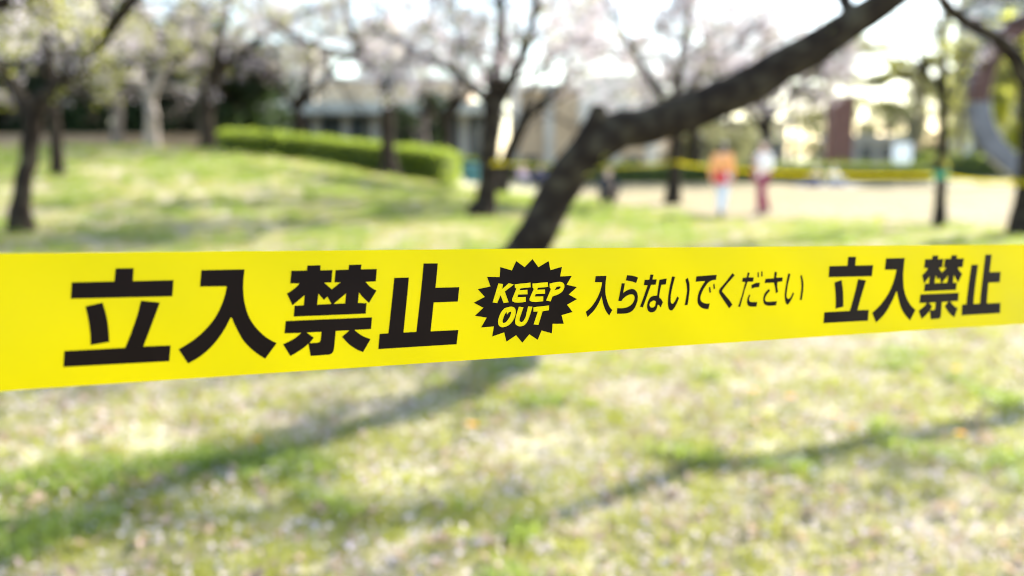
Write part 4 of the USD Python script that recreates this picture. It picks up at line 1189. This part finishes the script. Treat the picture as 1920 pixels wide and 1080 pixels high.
x, y = scatter(60000, 1.6, 30, 0.75)
gn = meshkit.fbm(np.column_stack([x * 1.1, y * 1.1, 0 * x]), 3, seed=21)
fine = meshkit.noise(np.column_stack([x * 4.0, y * 4.0, 0 * x]), 22)
gn = 0.55 * gn + 0.45 * meshkit.fbm(np.column_stack([x * 3.2, y * 3.2, 0 * x]), 2, seed=23)
dens = gn + 0.30 * (fine - 0.5) + 0.08 * np.clip((y - 7) / 8, 0, 1)
keep = (dens > 0.50 + 0.46 * (rng.random(len(x)) - 0.5)) & ~in_earth(x, y)
x1_, y1_ = x[keep], y[keep]
d1 = dens[keep]
which = np.where(d1 + 0.02 * np.clip(y1_ - 8, 0, 3) > 0.70, rng.integers(2, 4, len(d1)), rng.integers(0, 2, len(d1)))
instancer('grass', 'short green and yellow green grass tufts of the lawn',
          [('tuft', blades(16, 0.06, 0.045, 0.0028, rng), GRASS_GREEN), ('tuft_001', blades(16, 0.045, 0.05, 0.003, rng, 0.8), GRASS_GREEN), ('tuft_002', blades(20, 0.08, 0.045, 0.003, rng), GRASS_FRESH), ('tuft_003', blades(18, 0.06, 0.05, 0.0035, rng, 0.7), GRASS_FRESH)],
          x1_, y1_, which, (0.7 + 0.6 * rng.random(len(x1_))) * (1 + 0.04 * y1_), 'grass')
x, y = scatter(52000, 1.6, 30, 0.75)
gn = meshkit.fbm(np.column_stack([x * 1.1, y * 1.1, 0 * x]), 3, seed=21)
keep = (gn < 0.66) & ~in_earth(x, y)
x2_, y2_ = x[keep], y[keep]
instancer('dry_grass', 'flattened straw coloured dry grass between the green patches',
          [('tuft', blades(14, 0.035, 0.06, 0.0028, rng, 1.4), GRASS_STRAW), ('tuft_001', blades(12, 0.03, 0.07, 0.003, rng, 1.8), GRASS_STRAW)],
          x2_, y2_, rng.integers(0, 2, len(x2_)), (0.7 + 0.6 * rng.random(len(x2_))) * (1 + 0.03 * y2_), 'dry grass')
x, y = scatter(46000, 1.6, 26, 0.8)
pos = np.column_stack([x, y, gz(x, y) + 0.012 + 0.03 * rng.random(len(x))])
obj('fallen_petals', flakes(pos, 0.024 * (0.7 + 0.9 * rng.random(len(x))), rng, up=0.8), PETAL, None, kind='stuff', label='pale pink cherry petals fallen all over the lawn', cat='petals')
x, y = scatter(9000, 1.6, 22, 0.8)
pos = np.column_stack([x, y, gz(x, y) + 0.02 + 0.025 * rng.random(len(x))])
obj('fallen_leaves', flakes(pos, 0.05 * (0.5 + 0.8 * rng.random(len(x))), rng, up=0.9, aspect=1.3, curl=0.5), DEAD_LEAF, None, kind='stuff', label='curled dry leaves lying in the grass', cat='leaves')

flowers = [(886, 826, 'orange yellow dandelion below the starburst of the tape'), (1482, 769, 'orange yellow dandelion lower right at the edge of the limb shadow'), (1412, 757, 'small yellow dandelion left of the brightest one on the right'), (1562, 806, 'yellow dandelion nearest the middle of the right hand shadow'), (1800, 843, 'yellow dandelion close to the right edge'),
           (483, 853, 'yellow dandelion on the left half of the grass'), (1792, 715, 'pale yellow dandelion just under the right part of the tape'), (538, 412, 'yellow dandelion on the far slope left of the forked tree'), (1600, 828, 'yellow dandelion right below the pair in the shadow'), (1490, 955, 'low dandelion at the lower right')]
for px, py, lab in flowers[:9]:
    Y = ground_y(px, py)
    p = W(px, py, Y)
    zg = float(gz(p[0], p[1]))
    t = thing('dandelion', lab, 'flower', (p[0], p[1], zg), group='dandelions in the lawn')
    s = 1.0 if Y < 9 else 1.6
    hgt = 0.07 * s
    obj('stem', tube(spline(np.array([(0, 0, -0.01), (0.004, 0, hgt * 0.5), (0, 0.004, hgt)]), 6), 0.0022 * s, 6), STEM, t, smooth=True)
    hv, hf, n0 = [], [], 0
    for ring, (rad, el, nn) in enumerate(((0.026 * s, 0.25, 18), (0.020 * s, 0.6, 15), (0.012 * s, 1.0, 10))):
        for q_ in range(nn):
            a = 2 * math.pi * (q_ + 0.4 * ring) / nn
            d = np.array([math.cos(a) * math.cos(el), math.sin(a) * math.cos(el), math.sin(el)])
            sd = np.array([-math.sin(a), math.cos(a), 0]) * rad * 0.16
            c = np.array([0, 0.004, hgt])
            hv += [c - sd * 0.5, c + sd * 0.5, c + d * rad + sd, c + d * rad - sd]
            hf += [(n0, n0 + 1, n0 + 2), (n0, n0 + 2, n0 + 3)]
            n0 += 4
    obj('flower_head', (np.array(hv), np.array(hf)), DANDELION, t)
    lv = []
    for q_ in range(6):
        a = q_ * 1.05 + px
        pts = np.array([(0, 0, 0.004), (math.cos(a) * 0.05 * s, math.sin(a) * 0.05 * s, 0.018), (math.cos(a) * 0.1 * s, math.sin(a) * 0.1 * s, 0.008)])
        sd = np.array([-math.sin(a), math.cos(a), 0]) * 0.011 * s
        lv.append((np.vstack([pts[0] - sd * .3, pts[0] + sd * .3, pts[1] - sd, pts[1] + sd, pts[2]]), np.array([(0, 1, 3), (0, 3, 2), (2, 3, 4)])))
    for one in lv:
        obj('leaf', one, GRASS_FRESH, t)
